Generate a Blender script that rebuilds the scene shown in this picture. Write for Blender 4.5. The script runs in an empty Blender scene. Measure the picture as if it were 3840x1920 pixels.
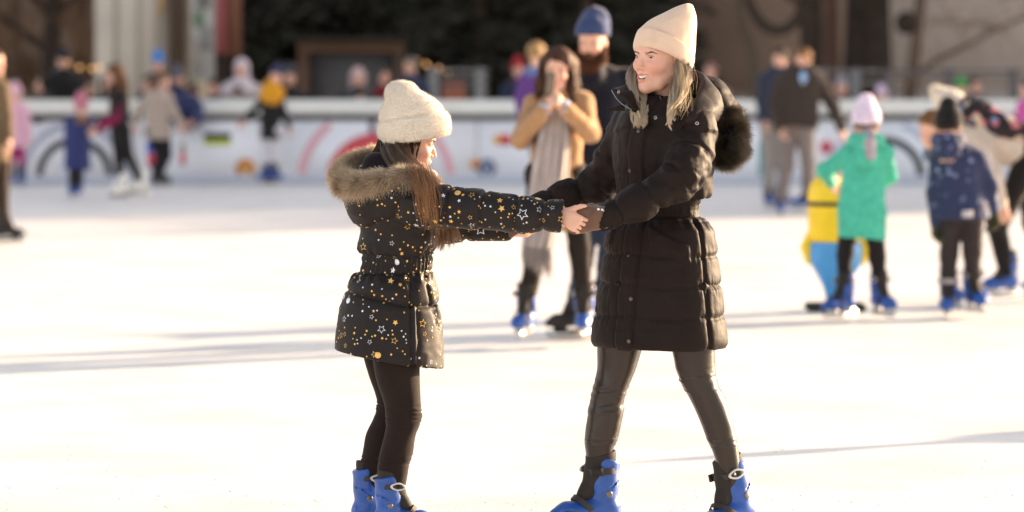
import bpy, math, random, time
import numpy as np
from mathutils import Vector, Matrix
from mathutils.bvhtree import BVHTree

scene = bpy.context.scene
COL = scene.collection
F = 14400.0                      # focal length in photograph pixels (135 mm on a 36 mm, 3840 px wide frame)
HZ = 250.0                       # horizon row in the photograph
EYE = 1.6                        # camera height

# ---------------------------------------------------------------- camera
cam_d = bpy.data.cameras.new("camera")
cam_d.lens = 135.0
cam_d.sensor_width = 36.0
cam_d.shift_y = -(960.0 - HZ) / 3840.0
cam_d.clip_start = 0.5
cam_d.clip_end = 600.0
cam_d.dof.use_dof = True
cam_d.dof.focus_distance = 12.95
cam_d.dof.aperture_fstop = 2.45
cam_d.dof.aperture_blades = 9
cam = bpy.data.objects.new("camera", cam_d)
cam.location = (0, 0, EYE)
cam.rotation_euler = (math.radians(90), 0, 0)
COL.objects.link(cam)
scene.camera = cam

# ---------------------------------------------------------------- light
SUN_EL = math.radians(12.8)
SUN_DIR = Vector((0.85 * math.cos(SUN_EL), 0.527 * math.cos(SUN_EL), math.sin(SUN_EL))).normalized()
world = bpy.data.worlds.new("World")
scene.world = world
world.use_nodes = True
wn = world.node_tree.nodes
sky = wn.new("ShaderNodeTexSky")
sky.sky_type = 'NISHITA'
sky.sun_disc = False
sky.sun_elevation = SUN_EL
sky.sun_rotation = math.atan2(SUN_DIR.x, SUN_DIR.y)
sky.air_density = 1.0
sky.dust_density = 1.5
sky.ozone_density = 1.0
haz = wn.new("ShaderNodeHueSaturation")        # thin high haze: a paler blue
haz.inputs["Saturation"].default_value = 0.62
world.node_tree.links.new(sky.outputs[0], haz.inputs["Color"])
world.node_tree.links.new(haz.outputs[0], wn["Background"].inputs[0])
wn["Background"].inputs[1].default_value = 0.13
sun_d = bpy.data.lights.new("sun", 'SUN')
sun_d.energy = 5.0
sun_d.angle = math.radians(0.6)
sun_d.color = (1.0, 0.80, 0.56)
sun = bpy.data.objects.new("sun", sun_d)
sun.rotation_euler = SUN_DIR.to_track_quat('Z', 'Y').to_euler()
sun.location = (30, 30, 20)
COL.objects.link(sun)
scene.view_settings.view_transform = 'Standard'
scene.view_settings.look = 'None'
scene.view_settings.exposure = 1.62
scene.view_settings.gamma = 1.0
scene.view_settings.use_white_balance = True
scene.view_settings.white_balance_temperature = 7300
scene.view_settings.white_balance_tint = 16
scene.cycles.max_bounces = 6
scene.cycles.use_denoising = True

# ---------------------------------------------------------------- small helpers
def P(px, py, Y):
    """photograph pixel at a distance Y -> world point"""
    return np.array(((px - 1920.0) / F * Y, Y, EYE - (py - HZ) / F * Y))

def lin(c):
    """sRGB 0-255 -> linear"""
    out = []
    for v in c:
        v = v / 255.0
        out.append(v / 12.92 if v <= 0.04045 else ((v + 0.055) / 1.055) ** 2.4)
    return tuple(out)

def tag(o, label=None, cat=None, group=None, kind=None):
    if label: o["label"] = label
    if cat: o["category"] = cat
    if group: o["group"] = group
    if kind: o["kind"] = kind
    return o

def empty(name, loc, label=None, cat=None, group=None):
    o = bpy.data.objects.new(name, None)
    o.empty_display_size = 0.1
    o.location = loc
    COL.objects.link(o)
    return tag(o, label, cat, group)

def mesh_obj(name, verts, faces, mat=None, parent=None, smooth=True, cols=None, mats=None, midx=None):
    """verts (N,3) in WORLD space; parented things keep their place"""
    verts = np.asarray(verts, dtype=np.float64)
    me = bpy.data.meshes.new(name)
    o = bpy.data.objects.new(name, me)
    COL.objects.link(o)
    off = np.zeros(3)
    if parent is not None:
        o.parent = parent
        p = parent
        while p is not None:
            off = off + np.array(p.location)
            p = p.parent
    else:
        mn, mx = verts.min(0), verts.max(0)
        off = np.array(((mn[0] + mx[0]) / 2, (mn[1] + mx[1]) / 2, mn[2]))
        o.location = off
    v = verts - off
    if isinstance(faces, np.ndarray):
        k = faces.shape[1]
        me.vertices.add(len(v)); me.vertices.foreach_set("co", v.astype(np.float32).ravel())
        me.loops.add(faces.size); me.loops.foreach_set("vertex_index", faces.astype(np.int32).ravel())
        me.polygons.add(len(faces))
        me.polygons.foreach_set("loop_start", np.arange(0, faces.size, k, dtype=np.int32))
        me.update(calc_edges=True)
    else:
        me.from_pydata([tuple(a) for a in v], [], faces)
        me.update()
    if mats:
        for m in mats: me.materials.append(m)
    elif mat:
        me.materials.append(mat)
    if midx is not None:
        me.polygons.foreach_set("material_index", np.asarray(midx, dtype=np.int32))
    if smooth:
        me.polygons.foreach_set("use_smooth", np.ones(len(me.polygons), dtype=bool))
    if cols is not None:
        at = me.color_attributes.new("Col", 'FLOAT_COLOR', 'POINT')
        c = np.ones((len(v), 4), dtype=np.float32); c[:, :3] = cols
        at.data.foreach_set("color", c.ravel())
    return o

# ---------------------------------------------------------------- numpy noise
_rs = np.random.RandomState(7)
_LAT = _rs.rand(64, 64, 64).astype(np.float32)
def vnoise(p):
    i = np.floor(p).astype(np.int64); f = (p - i).astype(np.float32); f = f * f * (3 - 2 * f)
    i &= 63; j = (i + 1) & 63
    x0, y0, z0 = i[..., 0], i[..., 1], i[..., 2]; x1, y1, z1 = j[..., 0], j[..., 1], j[..., 2]
    fx, fy, fz = f[..., 0], f[..., 1], f[..., 2]
    a = _LAT[x0, y0, z0] * (1 - fx) + _LAT[x1, y0, z0] * fx
    b = _LAT[x0, y1, z0] * (1 - fx) + _LAT[x1, y1, z0] * fx
    c = _LAT[x0, y0, z1] * (1 - fx) + _LAT[x1, y0, z1] * fx
    d = _LAT[x0, y1, z1] * (1 - fx) + _LAT[x1, y1, z1] * fx
    return (a * (1 - fy) + b * fy) * (1 - fz) + (c * (1 - fy) + d * fy) * fz
def fbm(p, o=3):
    s = 0; a = 0.5
    for k in range(o):
        s = s + a * (vnoise(p * (2 ** k) + 17.3 * k) - 0.5) * 2; a *= 0.5
    return s
def sst(a, b, x):
    t = np.clip((x - a) / (b - a), 0, 1); return t * t * (3 - 2 * t)

# ---------------------------------------------------------------- signed distance modelling
class SDF:
    def __init__(s, lo, hi, h):
        s.lo = np.array(lo, float); s.h = h
        s.n = np.ceil((np.array(hi, float) - s.lo) / h).astype(int) + 1
        s.ax = [(s.lo[i] + h * np.arange(s.n[i])).astype(np.float32) for i in range(3)]
        s.D = np.full(tuple(s.n), 10.0, dtype=np.float32)
    def _box(s, mn, mx, m):
        sl = []
        for i in range(3):
            a = int(max(0, math.floor((mn[i] - m - s.lo[i]) / s.h))); b = int(min(s.n[i], math.ceil((mx[i] + m - s.lo[i]) / s.h) + 1))
            if b <= a: return None, None
            sl.append(slice(a, b))
        g = (s.ax[0][sl[0]][:, None, None], s.ax[1][sl[1]][None, :, None], s.ax[2][sl[2]][None, None, :])
        return tuple(sl), g
    def _mix(s, sl, d, k, sub):
        D = s.D[sl]
        if sub: 
            if k > 0:
                hh = np.clip(0.5 - 0.5 * (D + d) / k, 0, 1); s.D[sl] = D * (1 - hh) - d * hh + k * hh * (1 - hh)
            else: s.D[sl] = np.maximum(D, -d)
        else:
            if k > 0:
                hh = np.clip(0.5 + 0.5 * (D - d) / k, 0, 1); s.D[sl] = D * (1 - hh) + d * hh - k * hh * (1 - hh)
            else: s.D[sl] = np.minimum(D, d)
    def chain(s, pts, rad, k=0.0, sub=False, sq=None):
        """round cone chain; sq=(axis vector, factor) squashes the section along that axis"""
        pts = [np.array(p, float) for p in pts]
        if np.isscalar(rad): rad = [rad] * len(pts)
        if len(pts) == 1: pts = pts * 2; rad = list(rad) * 2; pts[1] = pts[1] + 1e-5
        for a, b, ra, rb in zip(pts[:-1], pts[1:], rad[:-1], rad[1:]):
            R = max(ra, rb)
            sl, g = s._box(np.minimum(a, b) - R, np.maximum(a, b) + R, max(3 * s.h, k * 1.2))
            if sl is None: continue
            ab = b - a; L2 = ab.dot(ab) + 1e-12
            px, py, pz = g[0] - a[0], g[1] - a[1], g[2] - a[2]
            t = np.clip((px * ab[0] + py * ab[1] + pz * ab[2]) / L2, 0, 1)
            dx, dy, dz = px - t * ab[0], py - t * ab[1], pz - t * ab[2]
            q = dx * dx + dy * dy + dz * dz
            if sq is not None:
                u = np.array(sq[0], float); u /= np.linalg.norm(u)
                du = dx * u[0] + dy * u[1] + dz * u[2]
                q = q + du * du * (1 / sq[1] ** 2 - 1)
            d = np.sqrt(q) - (ra + (rb - ra) * t)
            if sq is not None: d = d * min(1.0, sq[1])
            s._mix(sl, d, k, sub)
    def ell(s, c, r, k=0.0, rot=None, sub=False):
        c = np.array(c, float); r = np.array(r, float); R = max(r)
        sl, g = s._box(c - R, c + R, max(3 * s.h, k * 1.2))
        if sl is None: return
        p = [g[i] - c[i] for i in range(3)]
        if rot is not None:
            M = np.array(rot)     # columns = local axes
            p = [p[0] * M[0, j] + p[1] * M[1, j] + p[2] * M[2, j] for j in range(3)]
        k0 = np.sqrt((p[0] / r[0]) ** 2 + (p[1] / r[1]) ** 2 + (p[2] / r[2]) ** 2)
        k1 = np.sqrt((p[0] / r[0] ** 2) ** 2 + (p[1] / r[1] ** 2) ** 2 + (p[2] / r[2] ** 2) ** 2) + 1e-6
        s._mix(sl, k0 * (k0 - 1.0) / k1, k, sub)
    def box(s, c, r, rnd=0.0, k=0.0, rot=None, sub=False):
        c = np.array(c, float); r = np.array(r, float); R = np.linalg.norm(r)
        sl, g = s._box(c - R, c + R, max(3 * s.h, k * 1.2))
        if sl is None: return
        p = [g[i] - c[i] for i in range(3)]
        if rot is not None:
            M = np.array(rot); p = [p[0] * M[0, j] + p[1] * M[1, j] + p[2] * M[2, j] for j in range(3)]
        q = [np.abs(p[i]) - (r[i] - rnd) for i in range(3)]
        d = np.sqrt(np.maximum(q[0], 0) ** 2 + np.maximum(q[1], 0) ** 2 + np.maximum(q[2], 0) ** 2) + np.minimum(np.maximum(q[0], np.maximum(q[1], q[2])), 0) - rnd
        s._mix(sl, d, k, sub)
    def stack(s, rows, k=0.0, yaw=0.0, ex=2.3):
        """rows (z, cx, cy, a, b): horizontal super-ellipse sections, yawed"""
        rows = sorted(rows); R = np.array(rows, float)
        mr = max(R[:, 3].max(), R[:, 4].max())
        mn = (R[:, 1].min() - mr, R[:, 2].min() - mr, R[0, 0]); mx = (R[:, 1].max() + mr, R[:, 2].max() + mr, R[-1, 0])
        sl, g = s._box(mn, mx, max(3 * s.h, k * 1.2))
        z = s.ax[2][sl[2]]
        ci = lambda j: np.interp(z, R[:, 0], R[:, j]).astype(np.float32)[None, None, :]
        kern = lambda j: ci(j)
        cx, cy, a, b = kern(1), kern(2), kern(3), kern(4)
        X, Y = g[0] - cx, g[1] - cy
        cyaw, syaw = math.cos(yaw), math.sin(yaw)
        u, v = X * cyaw + Y * syaw, -X * syaw + Y * cyaw
        q = ((np.abs(u) / a) ** ex + (np.abs(v) / b) ** ex) ** (1 / ex)
        d = (q - 1) * np.minimum(a, b)
        zz = g[2]
        d = np.maximum(d, np.maximum(R[0, 0] - zz, zz - R[-1, 0]))
        s._mix(sl, d, k, False)
    def cut(s, pt, n, k=0.0):
        """remove the half-space on the +n side of pt"""
        n = np.array(n, float); n /= np.linalg.norm(n)
        d = (s.ax[0][:, None, None] - pt[0]) * n[0] + (s.ax[1][None, :, None] - pt[1]) * n[1] + (s.ax[2][None, None, :] - pt[2]) * n[2]
        s.D = np.maximum(s.D, d)
    def mesh(s):
        """naive surface nets -> verts, quads"""
        D = s.D; I = D < 0
        D = np.clip(D, -2 * s.h, 2 * s.h)
        n = np.array(D.shape) - 1
        cnt = np.zeros(tuple(n), dtype=np.int8)
        for dx in (0, 1):
            for dy in (0, 1):
                for dz in (0, 1):
                    cnt += I[dx:n[0] + dx, dy:n[1] + dy, dz:n[2] + dz]
        idx = np.argwhere((cnt > 0) & (cnt < 8))
        if len(idx) == 0: return np.zeros((0, 3)), np.zeros((0, 4), int)
        ids = np.full(tuple(n), -1, dtype=np.int64); ids[idx[:, 0], idx[:, 1], idx[:, 2]] = np.arange(len(idx))
        acc = np.zeros((len(idx), 3)); w = np.zeros(len(idx))
        cs = [(a, b, c) for a in (0, 1) for b in (0, 1) for c in (0, 1)]
        for a in cs:
            for ax in range(3):
                if a[ax] == 0:
                    b = list(a); b[ax] = 1
                    da = D[idx[:, 0] + a[0], idx[:, 1] + a[1], idx[:, 2] + a[2]]; db = D[idx[:, 0] + b[0], idx[:, 1] + b[1], idx[:, 2] + b[2]]
                    m = (da < 0) != (db < 0)
                    t = np.where(m, da / np.where(m, da - db, 1), 0)
                    p = np.tile(np.array(a, float), (len(idx), 1)); p[:, ax] += t
                    acc[m] += p[m]; w[m] += 1
        v = s.lo + (idx + acc / w[:, None]) * s.h
        quads = []
        for ax in range(3):
            o1, o2 = [(1, 2), (2, 0), (0, 1)][ax]
            sa = [slice(None)] * 3; sb = [slice(None)] * 3
            sa[ax] = slice(0, -1); sb[ax] = slice(1, None)
            A, B = I[tuple(sa)], I[tuple(sb)]
            e = np.argwhere(A != B)
            e = e[(e[:, o1] > 0) & (e[:, o2] > 0) & (e[:, o1] < D.shape[o1] - 1) & (e[:, o2] < D.shape[o2] - 1)]
            ina = I[e[:, 0], e[:, 1], e[:, 2]]
            def cid(d1, d2):
                c = e.copy(); c[:, o1] -= d1; c[:, o2] -= d2
                return ids[c[:, 0], c[:, 1], c[:, 2]]
            q = np.stack([cid(0, 0), cid(1, 0), cid(1, 1), cid(0, 1)], 1)
            q = np.where(ina[:, None], q, q[:, ::-1])
            quads.append(q[(q >= 0).all(1)])
        return v, np.concatenate(quads)

def vnormals(v, f):
    if f.shape[1] == 4:
        n = np.cross(v[f[:, 2]] - v[f[:, 0]], v[f[:, 3]] - v[f[:, 1]])
    else:
        n = np.cross(v[f[:, 1]] - v[f[:, 0]], v[f[:, 2]] - v[f[:, 0]])
    N = np.zeros_like(v)
    for k in range(f.shape[1]):
        for c in range(3): N[:, c] += np.bincount(f[:, k], n[:, c], len(v))
    return N / (np.linalg.norm(N, axis=1, keepdims=True) + 1e-12)

def relax(v, f, it=1, lam=0.5):
    for _ in range(it):
        acc = np.zeros_like(v); w = np.zeros(len(v)); m = f.shape[1]
        for k in range(m):
            a, b = f[:, k], f[:, (k + 1) % m]
            for c in range(3):
                acc[:, c] += np.bincount(a, v[b, c], len(v)) + np.bincount(b, v[a, c], len(v))
            w += np.bincount(a, minlength=len(v)) + np.bincount(b, minlength=len(v))
        v = v + lam * (acc / np.maximum(w, 1)[:, None] - v)
    return v

def join(*parts):
    """join (v, f[, col]) with equal face sizes; returns v, f, cols"""
    V, Fa, Cc, o = [], [], [], 0
    for p in parts:
        V.append(p[0]); Fa.append(p[1] + o); o += len(p[0])
        Cc.append(p[2] if len(p) > 2 else np.ones((len(p[0]), 3)))
    return np.concatenate(V), np.concatenate(Fa), np.concatenate(Cc)

def rotm(yaw=0, pitch=0, roll=0):
    """local (x right of the person's left.., -y forward, z up) -> world; yaw about z, then pitch (nose down +), roll"""
    return np.array(Matrix.Rotation(yaw, 3, 'Z') @ Matrix.Rotation(pitch, 3, 'X') @ Matrix.Rotation(roll, 3, 'Y'))

def catmull(pts, n):
    pts = np.array(pts, float)
    t = np.linspace(0, len(pts) - 1, n); i = np.clip(np.floor(t).astype(int), 0, len(pts) - 2); f = (t - i)[:, None]
    g = lambda k: pts[np.clip(k, 0, len(pts) - 1)]
    p0, p1, p2, p3 = g(i - 1), g(i), g(i + 1), g(i + 2)
    return 0.5 * ((2 * p1) + (-p0 + p2) * f + (2 * p0 - 5 * p1 + 4 * p2 - p3) * f ** 2 + (-p0 + 3 * p1 - 3 * p2 + p3) * f ** 3)

def loft(secs, nt=48, nr=60, ex=2.0, cap=(True, True), disp=None):
    """secs: list of (center3, u3, v3) where u,v are half-axis vectors. disp(theta, t)-> outward metres"""
    C = catmull([s[0] for s in secs], nt); U = catmull([s[1] for s in secs], nt); W = catmull([s[2] for s in secs], nt)
    th = np.linspace(0, 2 * math.pi, nr, endpoint=False)
    c, s_ = np.cos(th), np.sin(th)
    cc = np.sign(c) * np.abs(c) ** (2 / ex); ss = np.sign(s_) * np.abs(s_) ** (2 / ex)
    R = U[:, None, :] * cc[None, :, None] + W[:, None, :] * ss[None, :, None]
    if disp is not None:
        T, TH = np.meshgrid(np.linspace(0, 1, nt), th, indexing='ij')
        R = R * (1 + disp(TH, T) / (np.linalg.norm(R, axis=2) + 1e-6))[:, :, None]
    V = (C[:, None, :] + R).reshape(-1, 3)
    i, j = np.meshgrid(np.arange(nt - 1), np.arange(nr), indexing='ij')
    a = i * nr + j; b = i * nr + (j + 1) % nr
    Q = np.stack([a, b, b + nr, a + nr], -1).reshape(-1, 4)
    add = []; q2 = []
    for e, on in ((0, cap[0]), (nt - 1, cap[1])):
        if on:
            ci = len(V) + len(add); add.append(C[e])
            jj = np.arange(0, nr, 2)
            x, y, z = e * nr + jj, e * nr + (jj + 1) % nr, e * nr + (jj + 2) % nr
            q = np.stack([x, np.full_like(x, ci), z, y], 1)
            q2.append(q if e == 0 else q[:, ::-1])
    if add: V = np.concatenate([V, np.array(add)]); Q = np.concatenate([Q] + q2)
    # orient outward
    n = np.cross(U[nt // 2], W[nt // 2]); d = C[-1] - C[0]
    if n.dot(d) < 0: Q = Q[:, ::-1]
    return V, Q

def strands(roots, dirs, L, r, bend=None, nseg=3, jit=0.15, seed=1, cols=None):
    """tapered three-sided hairs. roots (N,3), dirs (N,3) unit, L (N,), r root radius"""
    rs = np.random.RandomState(seed); N = len(roots)
    L = np.broadcast_to(L, (N,)); dirs = dirs + rs.normal(0, jit, (N, 3)); dirs /= np.linalg.norm(dirs, axis=1, keepdims=True)
    bend = np.zeros((N, 3)) if bend is None else np.broadcast_to(bend, (N, 3))
    t = np.linspace(0, 1, nseg + 1)
    Pt = roots[:, None, :] + dirs[:, None, :] * (L[:, None] * t)[:, :, None] + bend[:, None, :] * (L[:, None] * t ** 2)[:, :, None]
    return tubes(Pt, r * (1 - 0.85 * t), cols)

def tubes(Pt, rad, cols=None):
    """Pt (N,K,3) polylines -> three sided tubes (v, quads, cols)"""
    N, K, _ = Pt.shape
    T = np.gradient(Pt, axis=1); T /= np.linalg.norm(T, axis=2, keepdims=True) + 1e-9
    ref = np.where(np.abs(T[:, :, 2:3]) < 0.9, np.array([0, 0, 1.0]), np.array([1.0, 0, 0]))
    A = np.cross(T, ref); A /= np.linalg.norm(A, axis=2, keepdims=True) + 1e-9
    B = np.cross(T, A)
    rad = np.broadcast_to(np.asarray(rad), (N, K))
    V = np.empty((N, K, 3, 3))
    for k in range(3):
        an = 2 * math.pi * k / 3
        V[:, :, k] = Pt + (A * math.cos(an) + B * math.sin(an)) * rad[:, :, None]
    base = (np.arange(N) * K * 3)[:, None, None]
    kk = (np.arange(K - 1) * 3)[None, :, None]; j = np.arange(3)[None, None, :]; j2 = (j + 1) % 3
    q = np.stack([base + kk + j, base + kk + j2, base + kk + 3 + j2, base + kk + 3 + j], -1).reshape(-1, 4)
    c = None
    if cols is not None:
        c = np.asarray(cols); c = np.repeat(c.reshape(-1, 3), 3, axis=0) if c.ndim == 3 else np.repeat(c, K * 3, axis=0)
    return V.reshape(-1, 3), q, (c if c is not None else np.ones((N * K * 3, 3)))

def sample_surface(v, f, n, seed=1, mask=None):
    rs = np.random.RandomState(seed)
    tri = np.concatenate([f[:, [0, 1, 2]], f[:, [0, 2, 3]]]) if f.shape[1] == 4 else f
    if mask is not None: tri = tri[mask[tri].all(1)]
    a, b, c = v[tri[:, 0]], v[tri[:, 1]], v[tri[:, 2]]
    nn = np.cross(b - a, c - a); ar = np.linalg.norm(nn, axis=1)
    k = rs.choice(len(tri), n, p=ar / ar.sum())
    u, w = rs.rand(n), rs.rand(n); m = u + w > 1; u[m], w[m] = 1 - u[m], 1 - w[m]
    return a[k] + (b[k] - a[k]) * u[:, None] + (c[k] - a[k]) * w[:, None], nn[k] / (ar[k][:, None] + 1e-12)

def boxv(c, r, rot=None, bev=0.0):
    """bevel-less box (verts, quads)"""
    c = np.array(c, float); r = np.array(r, float)
    v = np.array([(x, y, z) for x in (-1, 1) for y in (-1, 1) for z in (-1, 1)], float) * r
    if rot is not None: v = v @ np.array(rot).T
    f = np.array([(0, 1, 3, 2), (4, 6, 7, 5), (0, 4, 5, 1), (2, 3, 7, 6), (0, 2, 6, 4), (1, 5, 7, 3)])
    return v + c, f

def cyl(p0, p1, r0, r1=None, n=16):
    p0 = np.array(p0, float); p1 = np.array(p1, float); r1 = r0 if r1 is None else r1
    d = p1 - p0; d /= np.linalg.norm(d) + 1e-9
    a = np.cross(d, (0, 0, 1.0) if abs(d[2]) < 0.9 else (1.0, 0, 0)); a /= np.linalg.norm(a); b = np.cross(d, a)
    return loft([(p0, a * r0, b * r0), (p0 * .66 + p1 * .34, a * (r0 * .66 + r1 * .34), b * (r0 * .66 + r1 * .34)), (p0 * .34 + p1 * .66, a * (r0 * .34 + r1 * .66), b * (r0 * .34 + r1 * .66)), (p1, a * r1, b * r1)], nt=4, nr=n)

# ---------------------------------------------------------------- materials
def mat(name, color, rough=0.8, spec=0.3, metal=0.0, sheen=0.0, sss=0.0, var=0.0, vscale=8.0, bump=0.0, bscale=60.0, bdist=0.005, vcol=False, coat=0.0, emit=None, estr=0.0, stretch=(1, 1, 1), trans=0.0):
    m = bpy.data.materials.new(name); m.use_nodes = True
    nt = m.node_tree; b = nt.nodes["Principled BSDF"]
    b.inputs["Base Color"].default_value = (*color, 1)
    b.inputs["Roughness"].default_value = rough
    b.inputs["Specular IOR Level"].default_value = spec
    b.inputs["Metallic"].default_value = metal
    b.inputs["Sheen Weight"].default_value = sheen
    b.inputs["Sheen Roughness"].default_value = 0.4
    b.inputs["Coat Weight"].default_value = coat
    if trans: b.inputs["Transmission Weight"].default_value = trans
    if sss:
        b.inputs["Subsurface Weight"].default_value = sss
        b.inputs["Subsurface Radius"].default_value = (1.0, 0.35, 0.2)
        b.inputs["Subsurface Scale"].default_value = 0.012
    if emit: b.inputs["Emission Color"].default_value = (*emit, 1); b.inputs["Emission Strength"].default_value = estr
    tc = nt.nodes.new("ShaderNodeTexCoord"); mp = nt.nodes.new("ShaderNodeMapping"); mp.inputs["Scale"].default_value = stretch
    nt.links.new(tc.outputs["Object"], mp.inputs[0])
    src = None
    if vcol:
        a = nt.nodes.new("ShaderNodeVertexColor"); a.layer_name = "Col"; src = a.outputs[0]
        mx = nt.nodes.new("ShaderNodeMix"); mx.data_type = 'RGBA'; mx.blend_type = 'MULTIPLY'; mx.inputs[0].default_value = 1
        mx.inputs[6].default_value = (*color, 1); nt.links.new(src, mx.inputs[7]); src = mx.outputs[2]
    if var:
        n = nt.nodes.new("ShaderNodeTexNoise"); n.inputs["Scale"].default_value = vscale; n.inputs["Detail"].default_value = 4
        nt.links.new(mp.outputs[0], n.inputs["Vector"])
        r = nt.nodes.new("ShaderNodeMapRange"); r.inputs[1].default_value = 0.3; r.inputs[2].default_value = 0.7
        r.inputs[3].default_value = 1 - var; r.inputs[4].default_value = 1 + var
        nt.links.new(n.outputs[0], r.inputs[0])
        mx = nt.nodes.new("ShaderNodeMix"); mx.data_type = 'RGBA'; mx.blend_type = 'MULTIPLY'; mx.inputs[0].default_value = 1
        if src: nt.links.new(src, mx.inputs[6])
        else: mx.inputs[6].default_value = (*color, 1)
        nt.links.new(r.outputs[0], mx.inputs[7]); src = mx.outputs[2]
    if src: nt.links.new(src, b.inputs["Base Color"])
    if bump:
        n = nt.nodes.new("ShaderNodeTexNoise"); n.inputs["Scale"].default_value = bscale; n.inputs["Detail"].default_value = 5
        nt.links.new(mp.outputs[0], n.inputs["Vector"])
        bp = nt.nodes.new("ShaderNodeBump"); bp.inputs["Strength"].default_value = bump; bp.inputs["Distance"].default_value = bdist
        nt.links.new(n.outputs[0], bp.inputs["Height"]); nt.links.new(bp.outputs[0], b.inputs["Normal"])
    return m

_mc = {}
def cloth(rgb, rough=0.85, sheen=0.15, var=0.15, spec=0.2):
    """cached plain fabric, colour given as albedo in sRGB 0-255"""
    key = (tuple(rgb), rough, sheen, spec)
    if key not in _mc:
        _mc[key] = mat("fabric", lin(rgb), rough, spec, sheen=sheen, var=var, vscale=25, bump=0.3, bscale=120, bdist=0.003)
    return _mc[key]
# ================================================================ SETTING
def ice_material():
    m = bpy.data.materials.new("rink ice"); m.use_nodes = True
    nt = m.node_tree; b = nt.nodes["Principled BSDF"]; L = nt.links.new
    tc = nt.nodes.new("ShaderNodeTexCoord")
    n = nt.nodes.new("ShaderNodeTexNoise"); n.inputs["Scale"].default_value = 0.9; n.inputs["Detail"].default_value = 6
    L(tc.outputs["Object"], n.inputs["Vector"])
    cr = nt.nodes.new("ShaderNodeValToRGB"); cr.color_ramp.elements[0].position = 0.28; cr.color_ramp.elements[1].position = 0.52
    cr.color_ramp.elements[0].color = (0.58, 0.56, 0.545, 1); cr.color_ramp.elements[1].color = (0.74, 0.715, 0.69, 1)
    L(n.outputs[0], cr.inputs[0])
    # skate scratches: thin curved lines from distorted voronoi edges and stretched noise
    last = cr.outputs[0]; hts = []
    for k, (sc, rotz, w, st) in enumerate(((1.3, 0.4, 0.010, 0.5), (2.1, 1.5, 0.012, 0.45), (0.8, 2.5, 0.006, 0.6), (3.3, 0.9, 0.014, 0.35))):
        mp = nt.nodes.new("ShaderNodeMapping"); mp.inputs["Rotation"].default_value = (0, 0, rotz); mp.inputs["Scale"].default_value = (1, 3.5, 1)
        L(tc.outputs["Object"], mp.inputs[0])
        nn = nt.nodes.new("ShaderNodeTexNoise"); nn.inputs["Scale"].default_value = 0.7; nn.inputs["Detail"].default_value = 2
        L(mp.outputs[0], nn.inputs["Vector"])
        ad = nt.nodes.new("ShaderNodeVectorMath"); ad.operation = 'MULTIPLY_ADD'; ad.inputs[1].default_value = (0.8, 0.8, 0)
        L(nn.outputs["Color"], ad.inputs[0]); L(mp.outputs[0], ad.inputs[2])
        v = nt.nodes.new("ShaderNodeTexVoronoi"); v.feature = 'DISTANCE_TO_EDGE'; v.inputs["Scale"].default_value = sc
        L(ad.outputs[0], v.inputs["Vector"])
        r = nt.nodes.new("ShaderNodeMapRange"); r.inputs[1].default_value = 0; r.inputs[2].default_value = w; r.inputs[3].default_value = st; r.inputs[4].default_value = 0
        L(v.outputs["Distance"], r.inputs[0])
        # break the lines up
        bn = nt.nodes.new("ShaderNodeTexNoise"); bn.inputs["Scale"].default_value = 2.3 + k; L(tc.outputs["Object"], bn.inputs["Vector"])
        br = nt.nodes.new("ShaderNodeMapRange"); br.inputs[1].default_value = 0.48; br.inputs[2].default_value = 0.62; L(bn.outputs[0], br.inputs[0])
        mu = nt.nodes.new("ShaderNodeMath"); mu.operation = 'MULTIPLY'; L(r.outputs[0], mu.inputs[0]); L(br.outputs[0], mu.inputs[1])
        hts.append(mu.outputs[0])
        mx = nt.nodes.new("ShaderNodeMix"); mx.data_type = 'RGBA'; L(mu.outputs[0], mx.inputs[0]); L(last, mx.inputs[6]); mx.inputs[7].default_value = (0.30, 0.285, 0.27, 1)
        last = mx.outputs[2]
    L(last, b.inputs["Base Color"])
    b.inputs["Roughness"].default_value = 0.55
    b.inputs["Specular IOR Level"].default_value = 0.25
    fn = nt.nodes.new("ShaderNodeTexNoise"); fn.inputs["Scale"].default_value = 45; fn.inputs["Detail"].default_value = 6; L(tc.outputs["Object"], fn.inputs["Vector"])
    s = fn.outputs[0]
    for h in hts:
        a = nt.nodes.new("ShaderNodeMath"); a.operation = 'SUBTRACT'; L(s, a.inputs[0]); L(h, a.inputs[1]); s = a.outputs[0]
    bp = nt.nodes.new("ShaderNodeBump"); bp.inputs["Strength"].default_value = 0.5; bp.inputs["Distance"].default_value = 0.006
    L(s, bp.inputs["Height"]); L(bp.outputs[0], b.inputs["Normal"])
    return m

def sheet(name, x0, x1, y0, y1, z, m, nx=2, ny=2):
    xs = np.linspace(x0, x1, nx); ys = np.linspace(y0, y1, ny)
    v = np.array([(x, y, z) for y in ys for x in xs])
    f = np.array([(j * nx + i, j * nx + i + 1, (j + 1) * nx + i + 1, (j + 1) * nx + i) for j in range(ny - 1) for i in range(nx - 1)])
    return mesh_obj(name, v, f, m, smooth=False)

tag(sheet("ground", -300, 300, -40, 500, -0.004, mat("paving", lin((205, 197, 190)), 0.9, var=0.2, vscale=0.5, bump=0.3)), kind="structure")
tag(sheet("ice", -45, 45, -8, 52.42, 0.0, ice_material(), 10, 10), kind="structure")

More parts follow.
